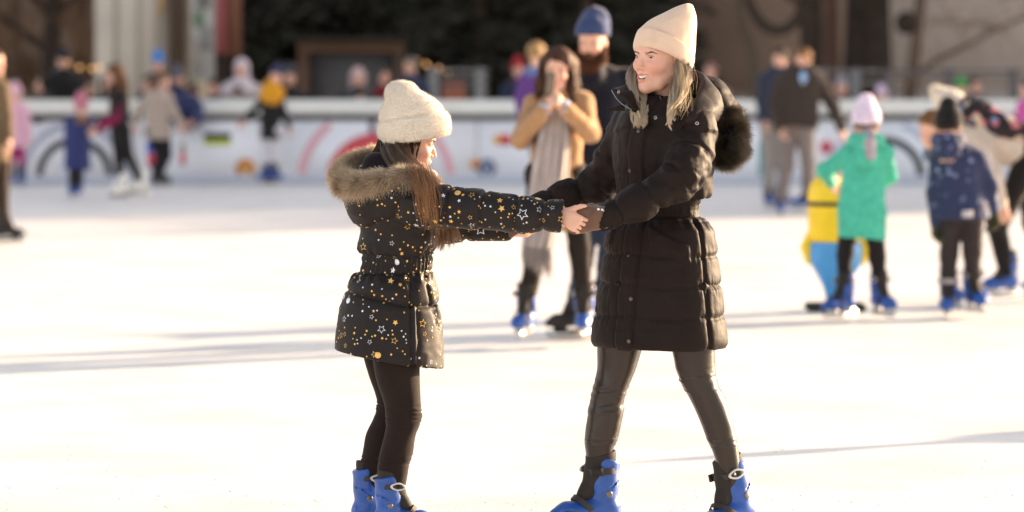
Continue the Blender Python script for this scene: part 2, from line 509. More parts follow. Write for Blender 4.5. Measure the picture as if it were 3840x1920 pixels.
# small shavings and crumbs of ice scraped up by the blades: one sparse scatter
rs = np.random.RandomState(3)
def crumbs(n, x0, x1, y0, y1, smin, smax):
    out = []
    for _ in range(n):
        x, y, s = rs.uniform(x0, x1), rs.uniform(y0, y1), rs.uniform(smin, smax)
        c = np.array((x, y, s * 0.25)); v, f = boxv((0, 0, 0), (s, s * rs.uniform(.4, 1), s * 0.25), rotm(rs.uniform(0, 3), rs.uniform(-.5, .5), rs.uniform(-.5, .5)))
        out.append((v * (1 + rs.uniform(-.3, .3, v.shape)) + c, f))
    return out
cv, cf, _ = join(*(crumbs(110, -2.2, 2.2, 13.0, 15.0, .002, .004) + crumbs(60, -3, 3, 13, 20, .003, .006) + crumbs(60, 0.05, 0.25, 13.5, 13.9, .002, .006)))
tag(mesh_obj("ice_shavings", cv, cf, mat("ice crumbs", (0.82, 0.83, 0.85), 0.6)), kind="stuff")

# ---------------------------------------------------------------- rink boards
BY = 52.4
def bx(px): return (px - 1920) / F * BY
def bz(py): return EYE - (py - HZ) / F * BY
M_board = mat("rink board plastic", lin((240, 240, 246)), 0.45, 0.4, var=0.05, vscale=1.5)
M_rail = mat("rink top rail", lin((236, 233, 226)), 0.6, var=0.06, vscale=3)
M_dark = mat("dark backing", lin((52, 46, 42)), 0.8)
board = empty("rink_barrier", (0, BY, 0), "long white rink barrier printed with grey and pink rings, a broad pale top rail above", "barrier")
def part(name, vf, m, parent, smooth=False, **kw):
    return mesh_obj(name, vf[0], vf[1], m, parent, smooth=smooth, **kw)
seams = [-44, -33, -22, -11.5, bx(520), bx(1040), bx(1790), bx(2620), bx(3200), 11, 22, 33, 44]
for a, b_ in zip(seams[:-1], seams[1:]):
    part("board_panel", boxv(((a + b_) / 2, BY + 0.06, 0.435), ((b_ - a) / 2 - 0.006, 0.04, 0.425)), M_board, board)
part("backing", boxv((0, BY + 0.16, 0.48), (44, 0.02, 0.46)), M_dark, board)
part("top_rail", boxv((0, BY + 0.10, 1.045), (44, 0.14, 0.10)), M_rail, board)
for x in np.arange(-43, 44, 1.9):
    part("post", boxv((x, BY + 0.11, 0.90), (0.04, 0.03, 0.05)), M_rail, board)
part("kick_strip", boxv((0, BY + 0.012, 0.05), (44, 0.008, 0.05)), mat("kick strip", lin((196, 200, 214)), 0.5), board)

def ring(name, px, py, r0, r1, col, t=0.003, off=0.0, zmax=0.86, zmin=0.10, n=96, side=0):
    """printed ring on the boards, clipped to the panel"""
    cx, cz = bx(px), bz(py); k = BY / F; R0, R1 = r0 * k, r1 * k
    vv, ff = [], []
    th = np.linspace(0, 2 * math.pi, n + 1)
    def pt(r, a): return (cx + r * math.cos(a), cz + r * math.sin(a))
    for a, b2 in zip(th[:-1], th[1:]):
        q = [pt(R0, a), pt(R1, a), pt(R1, b2), pt(R0, b2)]
        if min(p[1] for p in q) < zmin or max(p[1] for p in q) > zmax: continue
        if side and (sum(p[0] for p in q) / 4 - cx) * side < 0: continue
        o = len(vv); y0 = BY + 0.02 - t - off
        for (x, z) in q: vv.append((x, y0, z))
        for (x, z) in q: vv.append((x, BY + 0.0195, z))
        ff += [(o, o + 3, o + 2, o + 1), (o + 1, o + 2, o + 6, o + 5), (o, o + 4, o + 7, o + 3)]
    m = mat("board print", lin(col), 0.5)
    return mesh_obj(name, np.array(vv), np.array(ff), m, board, smooth=False)
def rect(px0, py0, px1, py1, col, name="printed_logo", off=0.0, m=None):
    c = ((bx(px0) + bx(px1)) / 2, BY + 0.018 - off, (bz(py0) + bz(py1)) / 2)
    return part(name, boxv(c, ((bx(px1) - bx(px0)) / 2, 0.0025, (bz(py0) - bz(py1)) / 2)), m or mat("board print", lin(col), 0.5), board)
ring("printed_ring", 280, 660, 118, 146, (58, 60, 62)); ring("printed_ring", 280, 660, 178, 204, (176, 180, 196))
ring("printed_ring", 1410, 690, 268, 298, (232, 170, 180), side=1); ring("printed_ring", 1410, 690, 268, 298, (232, 170, 180), side=-1); ring("printed_ring", 1410, 690, 130, 192, (216, 84, 92))
ring("printed_ring", 3320, 660, 118, 148, (58, 60, 62)); ring("printed_ring", 3320, 660, 186, 214, (190, 196, 214), side=1); ring("printed_ring", 3320, 660, 186, 214, (190, 196, 214), side=-1); ring("printed_ring", 3320, 660, 20, 40, (222, 180, 196), off=.001)
ring("printed_ring", 280, 660, 20, 60, (205, 208, 222), off=.001)
ring("printed_logo", 920, 632, 0, 38, (214, 138, 62)); ring("printed_logo", 920, 632, 10, 18, (240, 170, 90), off=.002)
rect(765, 498, 865, 522, (45, 48, 50)); rect(765, 523, 865, 545, (196, 206, 60))
rect(548, 530, 588, 575, (60, 84, 190)); rect(552, 578, 592, 625, (222, 60, 84))
rect(674, 540, 692, 562, (90, 110, 70)); rect(674, 566, 694, 618, (220, 92, 92))
rect(95, 444, 118, 462, (60, 62, 60)); rect(124, 444, 160, 462, (60, 62, 60))
ring("printed_logo", 1826, 630, 0, 34, (74, 92, 124)); ring("printed_logo", 1826, 630, 12, 20, (170, 180, 205), off=.002); ring("printed_logo", 1782, 614, 0, 20, (228, 150, 84))
ring("printed_logo", 1868, 524, 0, 20, (240, 176, 84)); ring("printed_logo", 1896, 524, 0, 22, (222, 72, 70), off=.002)
ring("printed_logo", 3100, 552, 0, 26, (216, 96, 112)); ring("printed_logo", 2868, 612, 0, 20, (224, 150, 128))
rect(1384, 452, 1408, 500, (120, 88, 110)); rect(2845, 530, 2885, 700, (70, 150, 150))
rect(3300, 640, 3345, 668, (224, 170, 190))

# ---------------------------------------------------------------- things behind the boards
M_conc = mat("pale render", lin((212, 200, 186)), 0.9, var=0.12, vscale=1.2)
def building(name, x0, x1, y, h, col, label, depth=12, windows=True):
    e = empty(name, ((x0 + x1) / 2, y, 0), label, "building")
    mw = mat("facade render", lin(col), 0.9, var=0.13, vscale=0.6, bump=0.3, bscale=20)
    part("wall", boxv(((x0 + x1) / 2, y + depth / 2, h / 2), ((x1 - x0) / 2, depth / 2, h / 2)), mw, e)
    part("roof", boxv(((x0 + x1) / 2, y + depth / 2 - .3, h + 0.2), ((x1 - x0) / 2 + .4, depth / 2 + .5, 0.2)), mat("roof edge", lin((90, 80, 74)), 0.8), e)
    part("plinth", boxv(((x0 + x1) / 2, y - 0.07, 0.55), ((x1 - x0) / 2, 0.069, 0.55)), mat("plinth stone", tuple(0.72 * c for c in lin(col)), 0.9, var=0.15), e)
    if windows:
        mg = mat("window glass", (0.02, 0.025, 0.03), 0.1, 0.5); mf = mat("window frame", lin((150, 140, 130)), 0.7)
        zz = 4.6
        while zz < h - 2:
            for x in np.arange(x0 + 2.5, x1 - 2, 5.0):
                fr = part("window", boxv((x, y - 0.03, zz), (0.85, 0.028, 1.05)), mf, e)
                part("pane", boxv((x, y - 0.062, zz), (0.75, 0.004, 0.95)), mg, fr)
            zz += 3.8
    return e
TB = 76.0
def tx(px, Y): return (px - 1920) / F * Y
building("city_building", 7.9, 66, 80, 15.2, (248, 228, 212), "large pale rendered building filling the right background", 14)
building("side_house", 2.5, 7.8, 80.6, 14.4, (186, 158, 140), "grey brown house wall behind the tree trunks right of the cream beanie", 12)
building("long_building", -9.2, 40.0, 96, 9.0, (74, 64, 56), "dark brown long building behind the evergreens", 10)
building("town_house", -60, -9.3, 90, 9.0, (170, 146, 128), "warm brown building behind the leafless trees at the left", 10)

# beige panels of an event pavilion on the left
pav = empty("event_pavilion", (tx(500, 62), 62, 0), "pale pavilion of tall beige panels split by a dark brown post", "pavilion")
part("panel", boxv((tx(495, 62), 62.1, 3), ((tx(640, 62) - tx(362, 62)) / 2, 0.08, 3)), M_conc, pav)
part("panel", boxv((tx(740, 62), 62.16, 3), ((tx(800, 62) - tx(690, 62)) / 2, 0.08, 3)), mat("cream panel", lin((222, 202, 176)), 0.9, var=0.1), pav)
part("post", boxv((tx(664, 62), 61.95, 3), (0.11, 0.1, 3)), mat("brown post", lin((84, 66, 54)), 0.8), pav)
part("roof", boxv((tx(560, 62), 63.2, 6.1), (1.6, 1.7, 0.1)), M_dark, pav)
for px in (430, 520, 590): part("batten", boxv((tx(px, 62), 62.0, 3), (0.02, 0.018, 3)), mat("batten", lin((170, 158, 144)), 0.9), pav)
part("warm_board", boxv((tx(607, 62), 61.98, 3.0), (0.05, 0.02, 0.55)), mat("ochre board", lin((210, 170, 122)), 0.9), pav)

# poster board and red banner
ps = empty("poster_stand", (tx(760, 60), 60, 0), "tall white poster with a green and grey print beside the pale panels", "poster")
YB = 60.0
def prect(p, px0, py0, px1, py1, col, name, off=0.0, Y=YB, th=0.01):
    a, b2 = P(px0, py0, Y), P(px1, py1, Y)
    return part(name, boxv(((a[0] + b2[0]) / 2, Y - off, (a[2] + b2[2]) / 2), ((b2[0] - a[0]) / 2, th, (a[2] - b2[2]) / 2)), mat("print", lin(col), 0.8, var=0.1), p)
prect(ps, 716, -260, 806, 300, (176, 172, 168), "board", 0)
prect(ps, 728, 40, 762, 100, (92, 120, 96), "printed_shape", .02, th=.008)
prect(ps, 752, 104, 796, 190, (132, 128, 126), "printed_shape", .02, th=.008)
prect(ps, 736, -60, 790, 30, (120, 118, 116), "printed_shape", .02, th=.008)
prect(ps, 722, 150, 748, 280, (150, 140, 132), "printed_shape", .02, th=.008)
prect(ps, 730, 300, 738, 450, (90, 80, 74), "leg", 0); prect(ps, 786, 300, 794, 450, (90, 80, 74), "leg", 0)
rb = empty("red_banner", (tx(828, 61), 61, 0), "faded red banner hanging on a brown frame", "banner")
prect(rb, 808, -120, 846, 200, (158, 84, 86), "cloth", 0.02, 61)
prect(rb, 846, -140, 905, 210, (128, 84, 66), "frame", 0, 61.1); prect(rb, 830, 200, 842, 440, (90, 70, 60), "leg", 0, 61.0)

# wooden stall with a grey shutter
st = empty("market_stall", (tx(1310, 66), 66, 0), "wooden market stall with a grey shuttered counter behind the rink", "stall")
prect(st, 1118, 158, 1515, 196, (122, 92, 74), "fascia", 0.0, 66, th=.12); prect(st, 1118, 196, 1158, 440, (112, 84, 70), "post", 0.0, 66, th=.1); prect(st, 1478, 196, 1515, 440, (96, 76, 66), "post", 0.0, 66, th=.1)
prect(st, 1158, 204, 1478, 440, (92, 89, 90), "shutter", -0.10, 66, th=.05); prect(st, 1100, 140, 1535, 158, (60, 52, 46), "roof", -0.5, 66, th=.9)
part("back_wall", boxv((tx(1316, 67.5), 67.5, 1), (0.85, .04, 1)), M_dark, st)

# railings behind the boards
def railing(px0, px1, Y, label, col=(150, 146, 142), tops=(266, 300, 336), posts=()):
    e = empty("railing", (tx((px0 + px1) / 2, Y), Y, 0), label, "railing")
    m = mat("galvanised steel", lin(col), 0.5, metal=0.3)
    for py in tops:
        z = EYE - (py - HZ) / F * Y
        part("rail", cyl((tx(px0, Y), Y, z), (tx(px1, Y), Y, z), 0.022), m, e, True)
    for px in posts:
        zt = EYE - (tops[0] - HZ) / F * Y
        part("post", boxv((tx(px, Y), Y, zt / 2 + .02), (0.07, 0.04, zt / 2 + .02)), m, e)
    return e
railing(1625, 1830, 55.5, "pale grey railing section behind the boards left of the woman filming", posts=(1625, 1800))
railing(3060, 3300, 55.5, "thin grey railing behind the boards in front of the dark trunks", (140, 136, 134), (268, 310), (3080, 3208))
railing(3310, 3840, 57, "long grey railing against the pale building at the right", (118, 108, 106), (268, 290), (3330, 3560, 3800))

# ---------------------------------------------------------------- trees
M_bark = mat("bark", lin((104, 84, 70)), 0.95, var=0.3, vscale=6, bump=0.6, bscale=14, bdist=0.03, stretch=(1, 1, .2))
M_need = mat("conifer needles", (0.062, 0.058, 0.044), 0.8, 0.15, var=0.35, vscale=2.5)
M_twig = mat("bare twigs", lin((150, 116, 90)), 0.9, var=0.25, vscale=3)

def branch_poly(rs, p0, d0, L, r0, n=6, curl=0.25, up=0.1):
    pts = [np.array(p0, float)]; d = np.array(d0, float)
    for i in range(n):
        d = d + rs.normal(0, curl, 3) * 0.5 + np.array((0, 0, up)) * 0.3; d /= np.linalg.norm(d)
        pts.append(pts[-1] + d * L / n)
    return np.array(pts)

def poly_tube(pts, r0, r1, n=7):
    pts = np.asarray(pts); K = len(pts)
    secs = []
    for i in range(K):
        d = pts[min(i + 1, K - 1)] - pts[max(i - 1, 0)]; d /= np.linalg.norm(d) + 1e-9
        a = np.cross(d, (0.3, 1.0, 0.1)); a /= np.linalg.norm(a); b = np.cross(d, a)
        r = r0 + (r1 - r0) * i / (K - 1)
        secs.append((pts[i], a * r, b * r))
    return loft(secs, nt=K * 2, nr=n + (n % 2))

def conifer(x, y, h, w, label, seed):
    rs = np.random.RandomState(seed)
    e = empty("conifer_tree", (x, y, 0), label, "tree", "dark conifers behind the rink")
    part("trunk", poly_tube([(x, y, 0), (x + .05, y, h * .4), (x, y, h)], 0.22, 0.03), M_bark, e, True)
    # drooping boughs with needle sprays
    V, Fq = [], []
    nb = 150
    zs = 0.15 + (h - 0.3) * rs.rand(nb) ** 1.35
    tri_v = []
    for z in zs:
        R = w * (1 - z / h) ** 0.75 * rs.uniform(.75, 1.1) + .2; a = rs.uniform(0, 2 * math.pi)
        n = int(60 + 60 * R)
        t = rs.rand(n) ** 0.7
        side = rs.normal(0, 0.13, n) * R * (0.4 + t)
        c, s_ = math.cos(a), math.sin(a)
        bxp = x + c * R * t - s_ * side; byp = y + s_ * R * t + c * side
        bzp = z - 0.28 * R * t ** 2 + 0.10 * R * t ** 4 + rs.normal(0, .05, n) - 0.2 * np.abs(side)
        ctr = np.stack([bxp, byp, bzp], 1)
        sz = rs.uniform(.05, .13, n)[:, None]
        u = np.stack([c + rs.normal(0, .5, n), s_ + rs.normal(0, .5, n), rs.normal(-.2, .3, n)], 1); u /= np.linalg.norm(u, axis=1, keepdims=True)
        wv = rs.normal(0, 1, (n, 3)); wv -= (wv * u).sum(1, keepdims=True) * u; wv /= np.linalg.norm(wv, axis=1, keepdims=True)
        tri_v.append(np.stack([ctr - u * sz, ctr + wv * sz * .45, ctr + u * sz * 1.5, ctr - wv * sz * .45], 1))
    T = np.concatenate(tri_v); T[:, :, 2] = np.maximum(T[:, :, 2], 0.02)
    part("crown", (T.reshape(-1, 3), np.arange(len(T) * 4).reshape(-1, 4)), M_need, e)
    return e
cx = [(985, 71, 7.5, 2.1), (1180, 73.5, 8.5, 2.2), (1390, 70.5, 7.0, 2.0), (1600, 73, 8.8, 2.3), (1790, 69.5, 6.8, 2.0), (1990, 72.5, 8.0, 2.2), (2190, 70, 7.2, 2.1), (2330, 74, 8.0, 2.0), (1290, 77, 9, 2.4), (1700, 78, 9, 2.4), (2090, 77.5, 9, 2.4), (1060, 78, 9, 2.3)]
posw = ["farthest left of the row", "second from left, behind the stall", "over the right end of the stall", "tall one right of the stall", "behind the pale railing post", "behind the woman filming", "just left of the blue beanie", "at the right end of the row, by the brown trunk", "set back behind the stall roof", "set back right of the stall", "set back behind the bearded man", "set back at the far left"]
for i, (px, Y, h, w) in enumerate(cx):
    conifer(tx(px, Y), Y, h, w, "dark green conifer, " + posw[i], 40 + i)

def bare_tree(x, y, h, r, label, seed, lean=0.0, limbs=9, mt=None, tw=M_twig, twn=420, low=0.25, tl=(.25, .8), tr_=.009, grp="leafless trees behind the rink"):
    rs = np.random.RandomState(seed)
    e = empty("bare_tree", (x, y, 0), label, "tree", grp)
    tr = [(x, y, 0), (x + lean * .2, y, h * .2), (x + lean * .5, y + .1, h * .5), (x + lean, y, h)]
    part("trunk", poly_tube(tr, r, r * .35, 10), mt or M_bark, e, True)
    B = []; tips = []
    for k in range(limbs):
        t = rs.uniform(low, 0.95); a = rs.uniform(0, 6.28); p0 = np.array((x + lean * t, y + .05, h * t))
        L = h * rs.uniform(.25, .5) * (1.1 - t * .5)
        pts = branch_poly(rs, p0, (math.cos(a), math.sin(a), .6), L, r * .4)
        B.append(poly_tube(pts, r * .35, r * .08, 6)); tips.append(pts)
        for q in range(3):
            i = rs.randint(2, len(pts)); a2 = rs.uniform(0, 6.28)
            p2 = branch_poly(rs, pts[i], (math.cos(a2), math.sin(a2), .3), L * .5, r * .1)
            B.append(poly_tube(p2, r * .12, r * .04, 6)); tips.append(p2)
    v, f, _ = join(*B)
    part("limb", (v, f), mt or M_bark, e, True)
    tp = np.concatenate(tips); n = twn * 6
    rt = tp[rs.randint(0, len(tp), n)] + rs.normal(0, .08, (n, 3)); d = rs.normal(0, 1, (n, 3)) + np.array((0, 0, .2)); d /= np.linalg.norm(d, axis=1, keepdims=True)
    v, f, c = strands(rt, d, rs.uniform(tl[0], tl[1], n), tr_, nseg=2, jit=.1, seed=seed)
    part("crown", (v, f), tw, e)
    return e
M_bk_dark = mat("dark bark", lin((60, 49, 42)), 0.95, var=0.3, vscale=5, bump=0.6, bscale=12, bdist=0.03)
bare_tree(tx(55, 70), 70, 7, .16, "slim brown leafless tree at the far left", 1, low=.08, limbs=16, twn=1100)
bare_tree(tx(165, 66), 66, 8, .22, "dark leaning trunk behind the man in black at the left", 2, .5, mt=M_bk_dark, low=.1, limbs=14, twn=900)
bare_tree(tx(300, 72), 72, 7.5, .18, "brown bushy leafless tree beside the pale pavilion", 3, low=.06, limbs=18, twn=1300)
for k_, (x_, y_, h_) in enumerate(((28, 70, 11.8), (32.5, 71.5, 12.8), (37, 69.5, 12.2), (41.5, 71, 13.4), (46, 70, 12.2), (50.5, 71.5, 12.8), (55, 70, 11.8))):  # unseen trees, added for the mottled shade they throw on the far ice
    bare_tree(x_, y_, h_, .24, "leafless tree added outside the frame to cast thin shade on the far ice", 60 + k_, limbs=26, twn=1100, tl=(.4, 1.3), tr_=.012, grp="shade trees added beyond the right edge of the view")
bare_tree(tx(2500, 74), 74, 9, .30, "wide grey brown trunk behind the cream beanie", 4, mt=mat("grey bark", lin((104, 90, 80)), .95, var=.2, vscale=4))
bare_tree(tx(3040, 66), 66, 10, .20, "near black trunk behind the man in the brown jacket", 5, .2, mt=M_bk_dark, limbs=6)
bare_tree(tx(3115, 68), 68, 10, .20, "warm brown trunk beside the near black one", 6, mt=mat("brown bark", lin((104, 78, 66)), .95, var=.2, vscale=4), limbs=5)
bare_tree(tx(3250, 67), 67, 11, .52, "broad dark trunk, widest of the trees at the right", 7, .1, mt=M_bk_dark, limbs=8)
bare_tree(tx(3385, 65), 65, 8, .14, "thin knotty tree in front of the pale building", 8, .9, limbs=14, low=.12)
# curved low bough at the top right of the woman's hat
cb = empty("curved_bough_tree", (tx(2985, 63), 63, 0), "dark tree with a bough curving down beside the woman's beanie", "tree")
part("trunk", poly_tube([P(3010, 700, 63), P(3015, 300, 63), P(3020, -600, 63)], .10, .06), M_bk_dark, cb, True)
part("limb", poly_tube([P(2760, -160, 62.8), P(2800, -20, 62.8), P(2835, 60, 62.8), P(2880, 105, 62.8), P(2940, 112, 62.9), P(2990, 70, 63), P(3016, 0, 63)], .07, .09), M_bk_dark, cb, True)
part("limb", poly_tube([P(2760, -160, 62.8), P(2775, 60, 62.8), P(2815, 180, 62.8), P(2830, 300, 62.8), P(2840, 700, 62.8)], .05, .11), mat("olive bark", lin((88, 76, 62)), .95, var=.2), cb, True)
part("burl", (lambda s: (s.ell(P(3400, 85, 64), (.20, .16, .20)), s.mesh())[1])(SDF(P(3400, 85, 64) - .3, P(3400, 85, 64) + .3, .03)), M_bk_dark, cb, True)

# fairy lights hung in the trees at the left and by the stall
M_bulb = mat("warm bulb", lin((255, 190, 110)), 0.3, emit=(1.0, 0.55, 0.22), estr=0.8)
M_wire = mat("black cable", (0.01, 0.01, 0.01), 0.6)
def lightstring(pxs, Y, label):
    e = empty("light_string", tuple(P(*pxs[0], Y)), label, "string lights")
    pts = np.array([P(a, b2, Y) for a, b2 in pxs])
    part("cable", poly_tube(pts, .006, .006, 6), M_wire, e, True)
    for p in pts:
        s = SDF(p - .06, p + .06, .012); s.ell(p - np.array((0, 0, .03)), (.022, .022, .03))
        v, f = s.mesh(); part("bulb", (v, f), M_bulb, e, True)
lightstring([(255, 226), (298, 246), (345, 250), (372, 246)], 59, "warm glowing bulbs on a cable beside the man in black")
lightstring([(1565, 222), (1600, 235), (1645, 250), (1680, 262)], 60, "dim orange bulbs on a cable behind the grey haired man")
# orange crate and litter bin behind rails
ob = empty("orange_crate", tuple(P(1700, 360, 56.5)), "orange plastic crate behind the pale railing", "crate")
mo = mat("orange plastic", lin((170, 84, 44)), 0.6)
prect(ob, 1660, 318, 1745, 430, (172, 88, 50), "side_panel", 0, 56.4)
prect(ob, 1656, 308, 1749, 318, (150, 70, 40), "rim", 0, 56.4, th=.03)
# ================================================================ PEOPLE: heads, hands, skates, a dressed figure
M_skin = mat("skin", (0.76, 0.44, 0.33), 0.5, 0.35, sss=0.25, vcol=True, var=0.05, vscale=40, bump=0.12, bscale=400, bdist=0.001)
M_eye = mat("eye", (1, 1, 1), 0.2, 0.3, vcol=True)
M_teeth = mat("teeth", (0.88, 0.84, 0.76), 0.2, 0.5)

def head_shape(h, smile=False):
    """adult head, local frame: -y forward, z up, origin between the ears at eye level"""
    s = SDF((-.10, -.14, -.24), (.10, .13, .14), h)
    s.ell((0, .012, .028), (.074, .094, .090))
    s.chain([(0, .022, -.06), (0, .042, -.23)], [.047, .050], .03)
    s.ell((0, -.030, -.028), (.058, .060, .076), .03)
    s.ell((0, -.040, .045), (.054, .046, .044), .03)
    s.chain([(.049, .004, -.050), (.032, -.044, -.088), (0, -.070, -.099), (-.032, -.044, -.088), (-.049, .004, -.050)], [.018, .015, .017, .015, .018], .025)
    s.ell((0, -.078, -.101 if smile else -.104), (.018, .014, .014), .016)
    for e in (1, -1):
        s.ell((e * .038, -.059, -.034 + (.006 if smile else 0)), (.024, .028, .022) if smile else (.022, .026, .020), .02)
        s.chain([(e * .045, -.068, .019), (e * .018, -.081, .020)], .009, .014)
    s.ell((0, -.068, -.062), (.030, .028, .028), .02)
    for e in (1, -1):
        s.ell((e * .032, -.092, .001), (.018, .013, .0105), .012, sub=True)
    s.chain([(0, -.077, .010), (0, -.096, -.018), (0, -.1045, -.033)], [.0072, .0078, .0098], .009)
    for e in (1, -1):
        s.ell((e * .0115, -.0935, -.038), (.0072, .0095, .0070), .005)
        s.ell((e * .0058, -.101, -.0455), (.0032, .0045, .0040), .002, sub=True)
        s.ell((e * .031, -.0700, .000), (.0155, .0145, .0140), .005)
        s.chain([(e * .0200, -.0850, -.0010), (e * .031, -.0860, .0004), (e * .0430, -.0800, .0004)], [.0014, .0035 if smile else .0034, .0014], .0010, sub=True)
        s.ell((e * .0755, .010, -.012), (.0075, .019, .029), .004); s.ell((e * .083, .004, -.010), (.004, .010, .016), .003, sub=True)
    if smile:
        for e in (1, -1):
            s.chain([(e * .017, -.097, -.040), (e * .031, -.087, -.052), (e * .036, -.078, -.066)], [.002, .0030, .002], .006, sub=True)
        cor = (.0278, -.0800, -.0530)
        up = [(cor[0], cor[1], cor[2]), (.017, -.0915, -.0568), (.005, -.0975, -.0582), (0, -.0975, -.0592), (-.005, -.0975, -.0582), (-.017, -.0915, -.0568), (-cor[0], cor[1], cor[2])]
        lo_ = [(cor[0], cor[1], cor[2]), (.0208, -.0870, -.0685), (.009, -.0940, -.0792), (-.009, -.0940, -.0792), (-.0208, -.0870, -.0685), (-cor[0], cor[1], cor[2])]
        s.chain([(.0250, -.0845, -.0570), (.013, -.0935, -.0655), (-.013, -.0935, -.0655), (-.0250, -.0845, -.0570)], [.0032, .0080, .0080, .0032], .002, sub=True)
        s.chain(up, [.0012, .0026, .0032, .0028, .0032, .0026, .0012], .0025)
        s.chain(lo_, [.0012, .0030, .0042, .0042, .0030, .0012], .003)
    else:
        up = [(.024, -.084, -.0620), (.012, -.0955, -.0610), (.004, -.0990, -.0595), (-.004, -.0990, -.0595), (-.012, -.0955, -.0610), (-.024, -.084, -.0620)]
        lo_ = [(.022, -.085, -.0645), (.010, -.0945, -.0700), (-.010, -.0945, -.0700), (-.022, -.085, -.0645)]
        s.chain(up, [.0015, .0036, .0040, .0040, .0036, .0015], .003)
        s.chain(lo_, [.0015, .0048, .0048, .0015], .003)
        s.chain([(.022, -.0880, -.0648), (0, -.1010, -.0655), (-.022, -.0880, -.0648)], [.0008, .0014, .0008], .001, sub=True)
    v, f = s.mesh()
    if h < .003: v = relax(v, f, 1, .4)
    # natural colouring: lips, flushed cheeks and nose
    c = np.ones((len(v), 3))
    def seg(p, pts):
        d = np.full(len(p), 9.0)
        for a, b in zip(pts[:-1], pts[1:]):
            a = np.array(a); b = np.array(b); ab = b - a; t = np.clip(((p - a) @ ab) / (ab @ ab), 0, 1)
            d = np.minimum(d, np.linalg.norm(p - a - t[:, None] * ab, axis=1))
        return d
    tp_ = 1 - .55 * np.clip(np.abs(v[:, 0]) / .027, 0, 1.2) ** 2
    lip = np.maximum(1 - sst(.0036, .0050, seg(v, up) / tp_), 1 - sst(.0046, .0062, seg(v, lo_) / tp_))[:, None] * .85
    flush = np.zeros(len(v))
    for e in (1, -1): flush += np.exp(-((v - np.array((e * .042, -.075, -.035))) ** 2).sum(1) / .028 ** 2)
    flush += .8 * np.exp(-((v - np.array((0, -.110, -.034))) ** 2).sum(1) / .014 ** 2)
    c = c * (1 - .62 * np.clip(flush, 0, 1)[:, None] * np.array((.02, .30, .30)))
    c = c * (1 - lip * (1 - np.array((.88, .52, .54))))
    if smile:
        ins = ((np.abs(v[:, 0]) < .017) & (v[:, 2] < -.058) & (v[:, 2] > -.073) & (v[:, 1] > -.0895) & (v[:, 1] < -.07))
        c[ins] = (.22, .08, .07)
    return v, f, c

def eyeballs(h=.0015):
    out = []
    for e in (1, -1):
        s = SDF((-.015, -.015, -.015), (.015, .015, .015), h); s.ell((0, 0, 0), (.0124,) * 3); v, f = s.mesh()
        out.append((v, f, e))
    return out
_HEAD = {}
def get_head(h, smile=False):
    k = (h, smile)
    if k not in _HEAD: _HEAD[k] = head_shape(h, smile)
    return _HEAD[k]

def hand_shape(h, curl=(25, 25, 25, 25), spread=1.0, thumb=None, side=1, size=1.0, inflate=0.0, fac=(1.0, 1.25, .7), stub=.05):
    """wrist at 0, +x to the fingers, +z back of the hand, thumb towards +y*side"""
    s = SDF((-.06, -.09, -.11), (.21, .09, .06), h)
    ys = [.030, .010, -.0105, -.029]
    segs = [(.042, .026, .021), (.047, .029, .022), (.043, .027, .021), (.034, .021, .018)]
    rb = [.0092, .0094, .0090, .0080]
    for i in range(4):
        s.chain([(.004, ys[i] * .62, 0), (.086 - abs(i - 1) * .004, ys[i], .001)], [.0150, .0112 + inflate], .012)
    s.chain([(-stub, 0, -.001), (.02, 0, -.002)], [.027 + inflate, .024 + inflate], .014, sq=((0, 0, 1), .72))
    s.chain([(.015, .018, -.009), (.045, .030, -.012)], [.015, .013], .012); s.chain([(.02, -.02, -.008), (.07, -.024, -.006)], [.013, .010], .012)
    for i in range(4):
        p = np.array((.086 - abs(i - 1) * .004, ys[i], .001)); a = 0.0; pts = [p.copy()]
        an = math.radians((1.5 - i) * 4 * spread)
        for j, L in enumerate(segs[i]):
            a += math.radians(curl[i] * fac[j])
            p = p + L * np.array((math.cos(a) * math.cos(an), math.cos(a) * math.sin(an), -math.sin(a))); pts.append(p.copy())
        r = rb[i] + inflate
        s.chain(pts, [r, r * .95, r * .88, r * .72], .0035)
    th = thumb or [(.018, .026, -.010), (.046, .048, -.020), (.072, .058, -.030), (.094, .062, -.038)]
    s.chain(th, [.0135 + inflate, .0115 + inflate, .0098 + inflate, .0076 + inflate], .006)
    v, f = s.mesh(); v = v * size
    if side < 0: v = v * (1, -1, 1); f = f[:, ::-1]
    return v, f

def frame(x, z):
    """orthonormal frame with first axis x, third axis near z; columns"""
    x = np.array(x, float); x /= np.linalg.norm(x); z = np.array(z, float); z = z - z.dot(x) * x; z /= np.linalg.norm(z)
    return np.stack([x, np.cross(z, x), z], 1)

def seat_points(bvh, p, d):
    out = []
    for q in p:
        loc, nrm, i, dist = bvh.find_nearest(Vector(q)); out.append(np.array(loc) + np.array(nrm) * d)
    return np.array(out)

